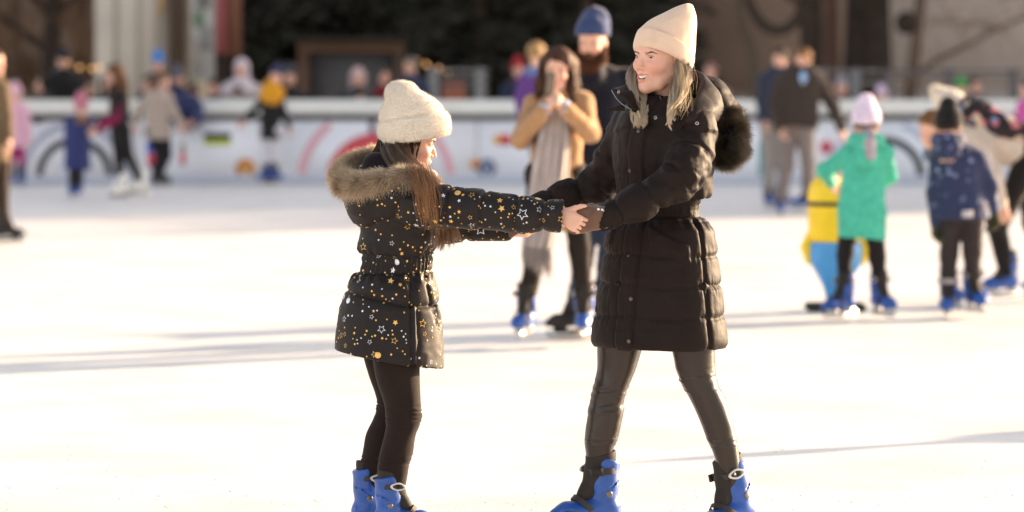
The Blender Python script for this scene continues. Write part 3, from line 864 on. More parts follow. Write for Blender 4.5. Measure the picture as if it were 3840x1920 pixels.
def face_bits(parent, HM, HC, smile, size=1.0, brow=(104, 78, 62), look=(0, 0), iris=(42, 32, 26)):
    for v, f, e in eyeballs(.0011):
        c = np.ones((len(v), 3)) * np.array((.56, .50, .47))
        gz = np.array((math.sin(look[0]), -math.cos(look[0]) * math.cos(look[1]), math.sin(look[1]))); gz /= np.linalg.norm(gz)
        dd = (v / .0124) @ gz
        c[dd > .84] = np.array(lin(iris)); c[dd > .955] = (.006, .006, .006)
        mesh_obj("eye", place(v + np.array((e * .031, -.0712, 0)), HM, HC, size), f, M_eye, parent, cols=c)
    rs = np.random.RandomState(4)
    # surface finder in head space
    hv2, hf2, _ = get_head(.0021, smile); bt = BVHTree.FromPolygons([tuple(p) for p in hv2], [tuple(q) for q in hf2])
    for e in (1, -1):
        n = 420; t = rs.rand(n)
        base = catmull([(e * .014, -.1, .0140), (e * .026, -.1, .0165), (e * .038, -.1, .0182), (e * .049, -.1, .0165), (e * .056, -.09, .0125)], 60)
        p = base[(t * 59).astype(int)] + np.stack([rs.normal(0, .0006, n), np.zeros(n), rs.normal(0, .0017, n) * (1.15 - .8 * t)], 1)
        p = seat_points(bt, p * (1, .86, 1), .0002)
        d = np.stack([e * (.5 + t), -.15 + .5 * t, .9 - 1.3 * t], 1); d /= np.linalg.norm(d, axis=1, keepdims=True)
        sv = strands(p, d, .0038, .00034, nseg=2, jit=.1)
        mesh_obj("eyebrow", place(sv[0], HM, HC, size), sv[1], mat("brow hair", lin(brow), .7), parent)
        n = 60; t = .22 + .78 * rs.rand(n); ex = catmull([(e * .0195, -.0835, .0005), (e * .026, -.0870, .0045), (e * .033, -.0868, .0052), (e * .040, -.0830, .0038), (e * .0445, -.078, .0010)], 40)
        p = ex[(t * 39).astype(int)]; d = np.stack([e * (t - .3) * .9, -.9 + .2 * t, .35 + 0 * t], 1); d /= np.linalg.norm(d, axis=1, keepdims=True)
        sv = strands(p, d, .0032, .00034, bend=(0, -.1, .5), nseg=3, jit=.12)
        mesh_obj("eyelashes", place(sv[0], HM, HC, size), sv[1], mat("lash hair", (.01, .008, .006), .6), parent)
# ---- skate: local x to the toe, z up, origin on the ice under the ankle; returns dict of parts
M_blue = mat("blue skate plastic", lin((28, 80, 158)), 0.36, 0.45, var=0.22, vscale=14, bump=0.15, bscale=40, bdist=.002, coat=.15)
M_liner = mat("black boot liner", lin((46, 40, 36)), 0.75, 0.3, bump=0.3, bscale=90, bdist=.002)
M_strap = mat("black strap", lin((48, 42, 38)), 0.5, 0.4)
M_steel = mat("steel", (0.62, 0.62, 0.62), 0.25, metal=1.0)
M_silver = mat("silver plastic", (0.60, 0.60, 0.58), 0.3, 0.5, metal=0.4)
M_rivet = mat("dull steel rivet", lin((120, 112, 104)), .35, metal=.8)
M_whitesk = mat("white skate leather", lin((236, 232, 226)), 0.5, 0.4)
M_blacksk = mat("black skate leather", lin((44, 40, 38)), 0.5, 0.4)
def skate_shape(h):
    d = {}
    s = SDF((-.12, -.08, .03), (.22, .08, .38), h)
    s.chain([(-.045, 0, .105), (.05, 0, .098), (.125, 0, .090), (.165, 0, .082)], [.044, .046, .045, .034], .02)
    s.chain([(-.018, 0, .13), (-.020, 0, .20), (-.024, 0, .275)], [.050, .053, .060], .03)
    s.chain([(.10, 0, .16), (.02, 0, .42)], [.018, .031], .010, sub=True)     # open front for the tongue
    s.ell((-.005, 0, .30), (.046, .044, .12), 0, sub=True)
    s.box((0.05, 0, .02), (.3, .2, .042), sub=True)
    s.box((-.03, 0, .395), (.3, .2, .10), sub=True, rot=rotm(0, 0, math.radians(-14)), k=.004)
    for e in (1, -1):
        s.ell((-.020, e * .050, .165), (.017, .008, .017), .004)
        s.chain([(-.075, e * .030, .12), (.03, e * .048, .085), (.13, e * .038, .078)], .006, .006)
        s.chain([(-.065, e * .04, .215), (-.02, e * .053, .20), (.01, e * .046, .235)], .004, .004)
    for e in (1, -1):
        s.chain([(-.074, e * .022, .212), (-.045, e * .052, .200), (-.015, e * .062, .182), (.018, e * .056, .205), (.030, e * .046, .235)], .0042, .002, sub=True)
        s.chain([(-.088, 0, .155), (-.060, e * .048, .150), (-.02, e * .058, .120), (.04, e * .056, .112), (.11, e * .050, .108), (.17, e * .030, .104)], .0036, .002, sub=True)
    d["shell"] = s.mesh()
    s = SDF((-.13, -.08, .05), (.16, .08, .38), h)
    s.chain([(.085, 0, .125), (.045, 0, .17), (.008, 0, .24), (-.006, 0, .30)], [.020, .029, .042, .050], .02, sq=((0, 1, 0), .95))
    s.chain([(-.016, 0, .22), (-.014, 0, .31)], [.048, .053], .02)
    s.ell((-.012, 0, .345), (.049, .047, .06), .004, sub=True)
    s.box((-.01, 0, .36), (.2, .2, .045), sub=True, rot=rotm(0, 0, math.radians(10)), k=.004)
    d["liner"] = s.mesh()
    bl = [boxv((.035, 0, .022), (.145, .0020, .020))]
    bl.append(boxv((.185, 0, .030), (.010, .0020, .012), rotm(0, 0, -.5)))
    d["blade"] = join(*bl)[:2]
    d["blade_holder"] = join(boxv((-.045, 0, .051), (.032, .020, .0135)), boxv((.105, 0, .051), (.036, .022, .0135)), boxv((.035, 0, .042), (.115, .008, .0045)))[:2]
    def strap(c, tilt, a, b, w, th=.004):
        secs = []
        for z in (-w, 0, w):
            M = rotm(0, 0, tilt); secs.append((np.array(c) + M @ np.array((0, 0, z)), M @ np.array((a, 0, 0)), M @ np.array((0, b, 0))))
        return loft(secs, nt=4, nr=28, cap=(False, False))
    d["strap"] = strap((-.012, 0, .248), .05, .064, .063, .011); d["toe_strap"] = strap((.058, 0, .118), -.75, .056, .053, .010)
    def loop(c, rx, rz, r, rot):
        S = SDF(np.array(c) - .05, np.array(c) + .05, min(h, .004) * .6); M = rotm(*rot)
        S.chain([np.array(c) + M @ np.array((rx * math.cos(a) * (1 + .25 * math.cos(2 * a)), 0, rz * math.sin(a))) for a in np.linspace(0, 2 * math.pi, 17)], r, .002); return S.mesh()
    d["buckle"] = loop((.014, -.066, .250), .026, .015, .0042, (.15, 0, .08))
    d["ratchet"] = join(boxv((.030, -.060, .250), (.012, .007, .008), rotm(.3, 0, .1)))[:2]
    d["strap_end"] = boxv((.028, .060, .249), (.020, .004, .0135), rotm(-.45, 0, 0))
    d["toe_buckle"] = boxv((.062, -.054, .098), (.010, .005, .020), rotm(.1, 0, -.75))
    for nm, e in (("rivet.a", 1), ("rivet.b", -1)):
        d[nm] = loft([((-.020, e * y, .165), (r_, 0, 0), (0, 0, r_)) for y, r_ in ((.050, .013), (.058, .0125), (.0605, .009), (.0612, .002))], nt=10, nr=20)
    return d
_SK = {}
def skate(parent, ankle_xy, yaw, size=1.0, h=.008, z0=0.0, pitch=0.0, roll=0.0, kind="blue", mirror=False, top=None):
    """kind blue | white | black"""
    if h not in _SK: _SK[h] = skate_shape(h)
    M = np.array(Matrix.Rotation(yaw, 3, 'Z') @ Matrix.Rotation(pitch, 3, 'Y') @ Matrix.Rotation(roll, 3, 'X'))
    T = np.array((ankle_xy[0], ankle_xy[1], z0))
    shell = {"blue": M_blue, "white": M_whitesk, "black": M_blacksk}[kind]
    mats = {"shell": shell, "liner": M_liner if kind != "white" else M_whitesk, "blade": M_steel, "blade_holder": M_silver if kind == "blue" else M_liner, "strap": M_strap, "toe_strap": M_strap, "strap_end": M_liner, "buckle": M_silver, "ratchet": M_strap, "toe_buckle": M_strap, "rivet.a": M_rivet, "rivet.b": M_rivet}
    root = None
    for k in _SK[h]:
        if kind != "blue" and k not in ("shell", "liner", "blade_holder", "blade"): continue
        v, f = _SK[h][k]; v = v * size
        if mirror: v = v * (1, -1, 1); f = f[:, ::-1]
        v = v @ M.T + T
        if k == "shell":
            root = mesh_obj("skate", v, f, mats[k], parent)
        else:
            mesh_obj(k.split('.')[0], v, f, mats[k], root, smooth=k in ("liner", "strap", "toe_strap", "buckle", "rivet.a", "rivet.b"))
    return root

def beanie_shape(h, top=(0, .02, .135), slouch=.055, cuff=True, low=.0, r=1.0):
    s = SDF((-.12, -.15, -.08), (.12, .17, .26), h)
    s.ell((0, .010, .035), (.084 * r, .102 * r, .090 * r)); s.chain([(0, .015, .07), top], [.075, slouch], .04)
    n = (0, -.30, -1)
    if cuff:
        c = SDF((-.12, -.15, -.08), (.12, .17, .26), h)
        c.ell((0, .010, .028), (.091 * r, .109 * r, .094 * r)); c.cut((0, 0, .020 + low), n); c.cut((0, 0, .066 + low), (0, .30, 1))
        s.D = np.minimum(s.D, c.D)
    s.cut((0, 0, .020 + low), n)
    i = SDF((-.12, -.15, -.08), (.12, .17, .26), h); i.ell((0, .012, .030), (.0765, .0965, .092)); s.D = np.maximum(s.D, -i.D)
    return s.mesh()
_BN = {}

def place(v, M, T, size=1.0): return (v * size) @ np.asarray(M).T + T

def figure(label, Y, head, foot, s=1.0, yaw=0, pitch=0, roll=0, byaw=None, sh=None, el=None, wr=None, hip=None, kn=None, an=None,
           jacket=(60, 60, 60), jlen=.0, pants=(40, 38, 36), hat=None, hair=None, hairlen=0, skates="blue", skyaw=(-1.2, -1.2), glove=None,
           res=.014, group="people skating and watching at the rink", hood=None, pom=None, girth=1.0, pmat=None, jmat=None, sleeve=None, scarf=None, smile=False, jname="jacket", bulk=1.0, hatlow=0.0, curl=25, hsize=1.0):
    """head: pixel of the head centre (eye level); foot: pixel row of the blades (sets nothing but the default hips);
    a = image left, b = image right; every joint is (px, py[, metres towards (-) or away (+)])"""
    byaw = yaw if byaw is None else byaw
    yaw_, pit_, rol_ = math.radians(yaw), math.radians(pitch), math.radians(roll); by = math.radians(byaw)
    hc = P(head[0], head[1], Y)
    if len(head) > 2: hc[1] += head[2]
    fx = foot[0]; base = np.array(((fx - 1920) / F * Y, Y, 0.0))
    e = empty("person", tuple(base), label, "person", group)
    def J(p, i=None):
        q = P(p[0], p[1], Y)
        if len(p) > 2: q[1] += p[2]
        return q
    right = np.array((math.cos(by), math.sin(by), 0)); fwd = np.array((math.sin(by), -math.cos(by), 0))
    flip = -1 if right[0] < 0 else 1
    A = -right * flip; B = right * flip              # a = image-left side
    Hh = hc[2]; up = np.array((0, 0, 1.0))
    hipc = J(hip) if hip is not None else base * .75 + hc * .25 + up * (Hh * .55 - Hh * .25)
    nk = hc + np.array((0, 0, -.17 * s)) + .01 * fwd
    shc = hc * (1 - .18) + hipc * .18; shc[2] = hc[2] - .27 * s if hip is None or abs(hc[0] - hipc[0]) < .3 else shc[2]
    shs = [J(p) for p in sh] if sh else [shc + A * .165 * s * girth, shc + B * .165 * s * girth]
    els = [J(p) for p in el] if el else [shs[0] + A * .05 * s - up * .27 * s, shs[1] + B * .05 * s - up * .27 * s]
    wrs = [J(p) for p in wr] if wr else [els[0] - up * .22 * s + fwd * .08 * s, els[1] - up * .22 * s + fwd * .08 * s]
    hps = [hipc + A * .085 * s, hipc + B * .085 * s]
    ank = [J(p) for p in an] if an else [np.array((base[0] - .10 * s, Y, .17)), np.array((base[0] + .10 * s, Y, .17))]
    kns = [J(p) for p in kn] if kn else [(hps[i] * .5 + ank[i] * .5) + fwd * .03 for i in (0, 1)]
    # body: one continuous skin surface
    HM = rotm(yaw_, pit_, rol_)
    allp = np.array([hc] + shs + els + wrs + hps + kns + ank)
    lo, hi = allp.min(0) - .22 * s, allp.max(0) + .22 * s
    S = SDF(lo, hi, res)
    S.chain([nk, (shs[0] + shs[1]) / 2], [.05 * s, .06 * s], .02)
    S.chain([(shs[0] + shs[1]) / 2, hipc], [.10 * s, .10 * s], .03, sq=(fwd, .7))
    for i in (0, 1):
        S.chain([shs[i], els[i], wrs[i]], [.042 * s, .034 * s, .026 * s], .02); S.chain([hps[i], kns[i], ank[i]], [.07 * s, .045 * s, .032 * s], .02)
    bv, bf = S.mesh(); parts = [(bv, bf, np.ones((len(bv), 3)) * .98)]
    fine = .0045 if res <= .012 else .008
    hv, hf, hcol = get_head(fine, smile); hs = .92 + .08 * s if s < 1 else 1.0
    parts.append((place(hv, HM, hc, hs), hf, hcol))
    if glove is None:
        for i in (0, 1):
            d = wrs[i] - els[i]; side = (1 if i == 0 else -1) * (1 if flip > 0 else -1)
            v, f = hand_shape(.005 if res <= .012 else .008, curl=(curl, curl + 3, curl + 6, curl + 9), size=(.75 + .25 * s) * hsize, side=side)
            Fm = frame(d, (A if i == 0 else B) * .8 + fwd * .4); v = place(v, Fm, wrs[i]); parts.append((v, f, np.ones((len(v), 3))))
    V, Fq, C = join(*parts)
    body = mesh_obj("body", V, Fq, M_skin, e, cols=C)
    if glove is not None:
        for i in (0, 1):
            d = wrs[i] - els[i]; side = (1 if i == 0 else -1) * (1 if flip > 0 else -1)
            v, f = hand_shape(.006, curl=(35, 38, 40, 42), size=(.8 + .25 * s), side=side, inflate=.004)
            mesh_obj("glove", place(v, frame(d, (A if i == 0 else B) * .8 + fwd * .4), wrs[i]), f, cloth(glove), e)
    # jacket
    b = bulk
    S = SDF(lo - .05, hi + .05, res)
    ctr = (shs[0] + shs[1]) / 2
    S.chain([shs[0] * .92 + ctr * .08, shs[1] * .92 + ctr * .08], .066 * s * b, .03)
    hemc = hipc - up * jlen + (0 if jlen < .2 else 0)
    wst = ctr * .45 + hipc * .55
    S.chain([ctr - up * .03 * s, wst, hipc], [.145 * s * b * girth, .135 * s * b * girth, .155 * s * b * girth], .05, sq=(fwd, .74))
    if jlen > 0: S.chain([hipc, hemc - up * .05], [.155 * s * b * girth, (.165 + .04 * jlen) * s * b * girth], .04, sq=(fwd, .76))
    S.chain([nk - up * .04 * s, nk + up * .02 * s], [.075 * s, .066 * s], .03)
    tdir = hipc - ctr; tdir /= np.linalg.norm(tdir)
    if jlen >= 0.02 or True:
        S.cut(hemc + tdir * .015, tdir)
    if sleeve is None:
        for i in (0, 1): S.chain([shs[i], els[i], wrs[i]], [.066 * s * b, .056 * s * b, .046 * s * b], .03)
    v, f = S.mesh(); n = vnormals(v, f)
    v = v + n * (fbm(v * np.array((14, 14, 9)) + 5, 3) * .012 * b + np.abs(fbm(v * np.array((6, 6, 22)) + 9, 2)) * -.012)[:, None]
    jm = jmat or cloth(jacket)
    mesh_obj(jname, v, f, jm, e)
    if sleeve is not None:
        for i in (0, 1):
            S = SDF(lo - .05, hi + .05, res); S.chain([shs[i], els[i], wrs[i]], [.062 * s, .052 * s, .044 * s], .03); v, f = S.mesh(); mesh_obj("sleeve", v, f, cloth(sleeve), e)
    # trousers
    S = SDF(lo - .05, hi + .05, res)
    S.chain([hps[0], hps[1]], .105 * s * girth, .03, sq=(fwd, .9))
    for i in (0, 1): S.chain([hps[i], kns[i], ank[i] + up * .0], [.090 * s * girth, .062 * s * girth, .050 * s * girth], .025)
    v, f = S.mesh(); n = vnormals(v, f); v = v + n * (fbm(v * np.array((12, 12, 24)), 2) * .008)[:, None]
    mesh_obj("trousers", v, f, pmat or cloth(pants), e)
    # skates
    for i in (0, 1):
        hh = ank[i][2] - .17
        skate(e, (ank[i][0], ank[i][1]), skyaw[i], .80 + .2 * s, .009 if res <= .012 else .012, z0=max(0.0, hh), kind=skates)
    # hat / hair / hood
    if hair is not None:
        S = SDF((-.13, -.16, -.62), (.13, .20, .16), .008 if res <= .012 else .012)
        S.ell((0, .016, .042), (.091, .107, .095))
        if hairlen > 0:
            for x in (-.065, -.04, 0, .04, .065): S.chain([(x, .05, .03), (x * 1.25, .075, -.10), (x * 1.35, .075, -.10 - hairlen)], [.05, .045, .025], .03)
            if hairlen > .15:
                for x in (-.078, .078): S.chain([(x, .0, .03), (x * 1.15, -.02, -.10), (x * 1.2, -.045, -.08 - hairlen)], [.026, .03, .018], .02)
        face = SDF((-.13, -.16, -.62), (.13, .20, .16), S.h); face.ell((0, -.090, -.034), (.062, .075, .088)); S.D = np.maximum(S.D, -face.D)
        if hairlen <= 0: S.cut((0, .0, -.035), (0, -.5, -1)); S.cut((0, -.045, .0), (0, -1, -.9))
        if hat is not None: S.cut((0, 0, .025), (0, .3, 1))
        v, f = S.mesh(); v = v + vnormals(v, f) * (fbm(v * np.array((60, 60, 8)), 2) * .010)[:, None]
        mesh_obj("hair", place(v, HM, hc, hs), f, mat("hair", lin(hair), .6, .15, var=.3, vscale=40, stretch=(1, 1, .15)), e)
    if hat is not None:
        kk = (round(hatlow, 3),)
        if kk not in _BN: _BN[kk] = beanie_shape(.007, low=hatlow)
        v, f = _BN[kk]
        ho = mesh_obj("beanie", place(v, HM, hc, hs * 1.07), f, cloth(hat, rough=.95, sheen=.3), e)
        if pom:
            S = SDF((-.06, -.04, .12), (.06, .10, .24), .008); S.ell((0, .03, .18), (.042, .042, .042)); v, f = S.mesh(); v = v + vnormals(v, f) * (fbm(v * 70, 2) * .012)[:, None]
            mesh_obj("pompom", place(v, HM, hc, hs), f, cloth(pom), ho)
    if hood is not None:
        S = SDF((-.16, -.16, -.24), (.16, .20, .18), .009)
        S.ell((0, .025, .01), (.110, .120, .135)); S.chain([(0, .03, -.05), (0, .06, -.2)], [.10, .11], .03); 
        f2 = SDF((-.16, -.16, -.24), (.16, .20, .18), .009); f2.ell((0, -.075, -.010), (.072, .12, .095)); S.D = np.maximum(S.D, -f2.D)
        v, f = S.mesh(); v = v + vnormals(v, f) * (fbm(v * 22, 2) * .010)[:, None]
        mesh_obj("hood", place(v, HM, hc, hs), f, cloth(hood), e)
    if scarf is not None:
        S = SDF((-.14, -.14, -.30), (.14, .18, .0), .009); 
        for k in range(2): S.chain([(.075 * math.cos(a), .03 + .075 * math.sin(a), -.155 - k * .035) for a in np.linspace(0, 6.28, 13)], .028, .01)
        v, f = S.mesh(); v = v + vnormals(v, f) * (fbm(v * 40, 2) * .008)[:, None]
        mesh_obj("scarf", place(v, HM, hc, hs), f, cloth(scarf), e)
    return dict(e=e, hc=hc, HM=HM, nk=nk, sh=shs, el=els, wr=wrs, hip=hipc, fwd=fwd, A=A, B=B, body=body)
# ================================================================ BACKGROUND PEOPLE
def rgbm(c, **k): return mat("fabric", lin(c), .9, .2, var=.15, vscale=25, bump=.3, bscale=120, bdist=.003, **k)

# --- bearded man and the woman filming
YM = 22.5
m = figure("tall bearded man in a slate blue beanie and dark navy sweater behind the woman filming", YM, (2222, 155), (2215, 1275), s=1.06, yaw=-18, pitch=14, byaw=-15,
       sh=((2125, 318, .05), (2352, 300, .1)), el=((2100, 480, .15), (2385, 490, .1)), wr=((2115, 640, .1), (2370, 650, 0)), hip=(2240, 640),
       kn=((2200, 880, 0.1), (2290, 890, .1)), an=((2165, 1168, .25), (2262, 1150, .15)), jacket=(22, 25, 36), pants=(48, 58, 78), skates="black", skyaw=(-2.75, -1.9), res=.011, jlen=.04, jname="sweater")
face_bits(m["e"], m["HM"], m["hc"], False, 1.0, brow=(96, 62, 40), look=(0, -.3))
# his beanie, slouched back, with a hem
v, f = beanie_shape(.005, top=(0, .075, .095), slouch=.082, cuff=False, low=.012, r=1.10)
v = v + vnormals(v, f) * (.0015 * np.sin(np.arctan2(v[:, 0], v[:, 1] - .01) * 60) + fbm(v * 22, 2) * .006)[:, None]
mesh_obj("beanie", place(v, m["HM"], m["hc"], 1.06), f, cloth((58, 72, 108), .9, .3), m["e"])
rs = np.random.RandomState(12)
S = SDF((-.11, -.16, -.24), (.11, .06, 0), .005)
S.chain([(-.060, -.012, -.035), (-.052, -.045, -.085), (0, -.082, -.125), (.052, -.045, -.085), (.060, -.012, -.035)], [.016, .033, .044, .033, .016], .02)
S.chain([(-.024, -.090, -.056), (0, -.102, -.051), (.024, -.090, -.056)], [.006, .008, .006], .006); S.chain([(0, -.075, -.12), (0, -.075, -.175)], [.042, .024], .02)
v, f = S.mesh(); v = v + vnormals(v, f) * (fbm(v * 90, 2) * .006)[:, None]
M_beard = mat("beard hair", lin((122, 70, 36)), .6, .4, vcol=True)
bd = mesh_obj("beard", place(v, m["HM"], m["hc"], 1.02), f, M_beard, m["e"])
p, n = sample_surface(v, f, 5000, 3); d = n + np.array((0, -.3, -1.0)); d /= np.linalg.norm(d, axis=1, keepdims=True)
sv = strands(p, d, rs.uniform(.01, .026, len(p)), .0007, nseg=2, cols=rs.uniform(.7, 1.6, (len(p), 1)) * np.ones((1, 3)))
mesh_obj("strand", place(sv[0], m["HM"], m["hc"], 1.02), sv[1], M_beard, bd, cols=sv[2])

YW = 22.0
camel = mat("camel wool", lin((170, 131, 96)), .9, .15, sheen=.3, var=.12, vscale=30, bump=.4, bscale=150, bdist=.003)
w = figure("woman in a camel coat and long grey scarf holding up a phone", YW, (2090, 262, -.02), (2080, 1270), s=.97, yaw=-6, pitch=6, roll=4, byaw=-4,
       sh=((2000, 396, .02), (2188, 388, .02)), el=((1952, 520, -.12), (2212, 500, -.14)), wr=((2044, 404, -.31), (2112, 398, -.31)), curl=52, hsize=.9, hip=(2085, 660),
       kn=((2008, 945, 0), (2172, 930, 0)), an=((1972, 1150, -.05), (2192, 1150, -.02)), jmat=camel, jlen=.30, pants=(42, 34, 30), hair=(74, 48, 36), hairlen=.24, skyaw=(-1.9, -1.65), res=.011, jname="coat", bulk=1.02)
face_bits(w["e"], w["HM"], w["hc"], False, 1.0, brow=(70, 48, 38))
# long grey scarf: soft folded band hanging from the neck, fringed
def band(path, widths, thick, folds=3, seed=0, nt=60):
    """path: list of points; widths metres along x; returns closed sheet mesh"""
    pts = catmull(path, nt); W = catmull(np.array(widths, float)[:, None] * np.ones((1, 3)), nt)[:, 0]
    nu = 40; u = np.linspace(-1, 1, nu); V = []
    for side in (1, -1):
        for i in range(nt):
            x = pts[i, 0] + u * W[i]; y = pts[i, 1] + .012 * np.sin(u * folds * 3.1 + .4 * i / nt * 6 + seed) * 1.0 + side * thick * -1 * .5 + .03 * (np.abs(u) ** 2)
            V.append(np.stack([x, y, np.full(nu, pts[i, 2])], 1))
    V = np.concatenate(V); q = []
    for sd in (0, 1):
        for i in range(nt - 1):
            for j in range(nu - 1):
                a = sd * nt * nu + i * nu + j
                q.append((a, a + 1, a + nu + 1, a + nu) if sd else (a, a + nu, a + nu + 1, a + 1))
    o = nt * nu
    for i in range(nt - 1):
        a, b2 = i * nu, i * nu + nu - 1
        q.append((a, o + a, o + a + nu, a + nu)); q.append((b2, b2 + nu, o + b2 + nu, o + b2))
    for j in range(nu - 1):
        a = (nt - 1) * nu + j; q.append((j, j + 1, o + j + 1, o + j)); q.append((a, o + a, o + a + 1, a + 1))
    return V, np.array(q)
M_scarf = mat("grey wool scarf", lin((168, 156, 152)), .95, .1, sheen=.3, var=.35, vscale=10, stretch=(5, 5, .15), bump=.5, bscale=80, bdist=.004)
path = [P(2082, 392, YW - .19), P(2072, 520, YW - .24), P(2052, 680, YW - .25), P(2030, 830, YW - .25), P(2014, 930, YW - .25)]
v, f = band(path, (.055, .085, .095, .092, .088), .02, folds=4)
sc = mesh_obj("scarf", v, f, M_scarf, w["e"])
v, f = band([P(2096, 392, YW - .165), P(2098, 520, YW - .19), P(2090, 700, YW - .20), P(2076, 850, YW - .20)], (.05, .06, .06, .055), .02, folds=3, seed=2)
mesh_obj("scarf_end", v, f, M_scarf, sc)
rs = np.random.RandomState(5); N = 170
fr = []; x0, x1 = P(1958, 925, YW - .25)[0], P(2070, 925, YW - .25)[0]
roots = np.stack([rs.uniform(x0, x1, N), rs.uniform(YW - .27, YW - .22, N), P(0, 926, YW)[2] + rs.normal(0, .004, N)], 1)
d = np.tile(np.array((-.03, 0, -1.0)), (N, 1)); xx = (roots[:, 0] - x0) / (x1 - x0)
sv = strands(roots, d, rs.uniform(.10, .16, N) * (.55 + .8 * xx), .0028, nseg=4, jit=.04)
mesh_obj("fringe", sv[0], sv[1], M_scarf, sc)
S = SDF((-.16, -.16, -.30), (.16, .18, .0), .007)
for k in range(2): S.chain([(.078 * math.cos(a), .02 + .078 * math.sin(a), -.165 - k * .03) for a in np.linspace(0, 6.28, 13)], .026, .01)
v, f = S.mesh(); v = v + vnormals(v, f) * (fbm(v * 50, 2) * .008)[:, None]
mesh_obj("scarf_loop", place(v, w["HM"], w["hc"]), f, M_scarf, sc)
mesh_obj("cuff", *(lambda q: (q[0], q[1]))(join(cyl(w["wr"][0] + (0, 0, -.02), w["wr"][0] + (.0, -.015, .03), .036, .034), cyl(w["wr"][1] + (0, 0, -.02), w["wr"][1] + (0, -.015, .03), .036, .034))), cloth((170, 190, 220)), w["e"])
# wavy long hair strands
rs = np.random.RandomState(8); G = []
for sx in (-1, 1):
    N = 900; a = rs.uniform(.5, 1.0, N)
    st_ = np.stack([sx * .075 * a, rs.uniform(-.03, .06, N), .06 + rs.uniform(-.03, .03, N)], 1)
    K = 9; t = np.linspace(0, 1, K); ph = rs.uniform(0, 6.28, N)
    spread = rs.uniform(.6, 1.5, N)
    X = st_[:, 0:1] + sx * (.035 * np.sin(t * 2.2)[None, :] * spread[:, None]) + .008 * np.sin(t[None, :] * 14 + ph[:, None])
    Yy = st_[:, 1:2] - .055 * t[None, :] ** 1.2 * rs.uniform(.2, 1.4, N)[:, None] + .008 * np.cos(t[None, :] * 12 + ph[:, None])
    Z = st_[:, 2:3] - (.42 + .08 * rs.rand(N))[:, None] * t[None, :]
    G.append(np.stack([X, Yy, Z], 2))
G = np.concatenate(G); sv = tubes(G, .0013 * np.ones(9), cols=rs.uniform(.6, 1.5, (len(G), 1)) * np.ones((1, 3)))
mesh_obj("hair_strand", place(sv[0], w["HM"], w["hc"]), sv[1], mat("brown hair", lin((66, 42, 30)), .55, .2, vcol=True), w["e"], cols=sv[2])
# phone in her hands
pc = P(2062, 316, YW - .36); ph = empty("phone", tuple(pc), "dark smartphone held up in front of the face of the woman in the camel coat", "phone")
R = rotm(math.radians(42), math.radians(8), 0)
mesh_obj("case", *(lambda s: (s.box(pc, (.036, .0045, .072), .004, rot=R), s.mesh())[1])(SDF(pc - .09, pc + .09, .003)), mat("phone case", lin((58, 50, 46)), .5), ph)
mesh_obj("camera_lens", *cyl(pc + R @ np.array((.02, -.0035, .052)), pc + R @ np.array((.02, -.0075, .052)), .007), mat("lens glass", (.01, .01, .012), .1, .6), ph)
mesh_obj("screen", *boxv(pc + R @ np.array((0, .0052, 0)), (.033, .0006, .067), R), mat("phone screen", (.02, .02, .022), .1, .5), ph, smooth=False)

# --- girl in the green coat
YG = 24.3
g = figure("small girl in a mint green coat and lilac beanie seen from behind", YG, (3247, 468), (3230, 1200), s=.74, yaw=176, pitch=8, byaw=178, girth=1.12,
       sh=((3178, 575, 0), (3318, 575, 0)), el=((3096, 640, .05), (3346, 665, .12)), wr=((3128, 690, .22), (3300, 720, .30)), hip=(3232, 790),
       kn=((3170, 960, .06), (3288, 960, -.02)), an=((3166, 1092, .0), (3300, 1085, -.02)), jacket=(66, 184, 158), jlen=.16, pants=(34, 30, 30), hat=(228, 208, 226), hair=(96, 72, 54), skyaw=(-2.5, -1.15), res=.010, bulk=1.12, jname="coat")
S = SDF((-.17, -.16, -.36), (.17, .22, -.08), .009); S.chain([(.085 * math.cos(a), .045 + .085 * math.sin(a), -.115 - .01 * math.sin(a)) for a in np.linspace(0, 6.28, 15)], .045, .02); S.ell((0, .13, -.23), (.09, .04, .09), .03)
v, f = S.mesh(); v = v + vnormals(v, f) * (fbm(v * 22, 2) * .010)[:, None]
mesh_obj("hood", place(v, g["HM"], g["hc"], .9), f, cloth((66, 184, 158)), g["e"])
S = SDF((-.1, -.0, -.34), (.12, .24, -.04), .008); S.chain([(-.01, .11, -.07), (-.025, .16, -.14), (-.03, .185, -.24)], [.045, .04, .035], .02, sq=((0, 1, 0), .6))
v, f = S.mesh(); v = v + vnormals(v, f) * (fbm(v * 40, 2) * .01)[:, None]
mesh_obj("neck_scarf", place(v, g["HM"], g["hc"], .9), f, mat("patterned scarf", lin((176, 160, 168)), .9, var=.6, vscale=28), g["e"])

# --- moulded skating aid, plain two colour plastic
ax, ay = tx(3134, 25.1), 25.1
aid = empty("skating_aid", (ax, ay, 0), "yellow and blue moulded skating aid in front of the girl in mint green", "skating aid")
M_yel = mat("yellow plastic", lin((250, 206, 30)), .4, .5, var=.06); M_bl2 = mat("light blue plastic", lin((60, 150, 214)), .4, .5, var=.08)
def turned(prof, n=40, sq=.85): return loft([((ax, ay, z), (r, 0, 0), (0, r * sq, 0)) for r, z in prof], nt=len(prof) * 5, nr=n)
mesh_obj("upper_body", *turned([(.05, .895), (.115, .885), (.165, .835), (.182, .76), (.184, .66), (.180, .55), (.172, .47), (.12, .44)][::-1]), M_yel, aid)
mesh_obj("lower_body", *turned([(.07, .10), (.085, .16), (.13, .25), (.168, .32), (.176, .40), (.170, .45), (.150, .455)]), M_bl2, aid)
mesh_obj("band", *loft([((ax, ay, z), (.188, 0, 0), (0, .188 * .85, 0)) for z in (.690, .700, .710, .720)], nt=6, nr=40), mat("black band", lin((60, 54, 46)), .6), aid)
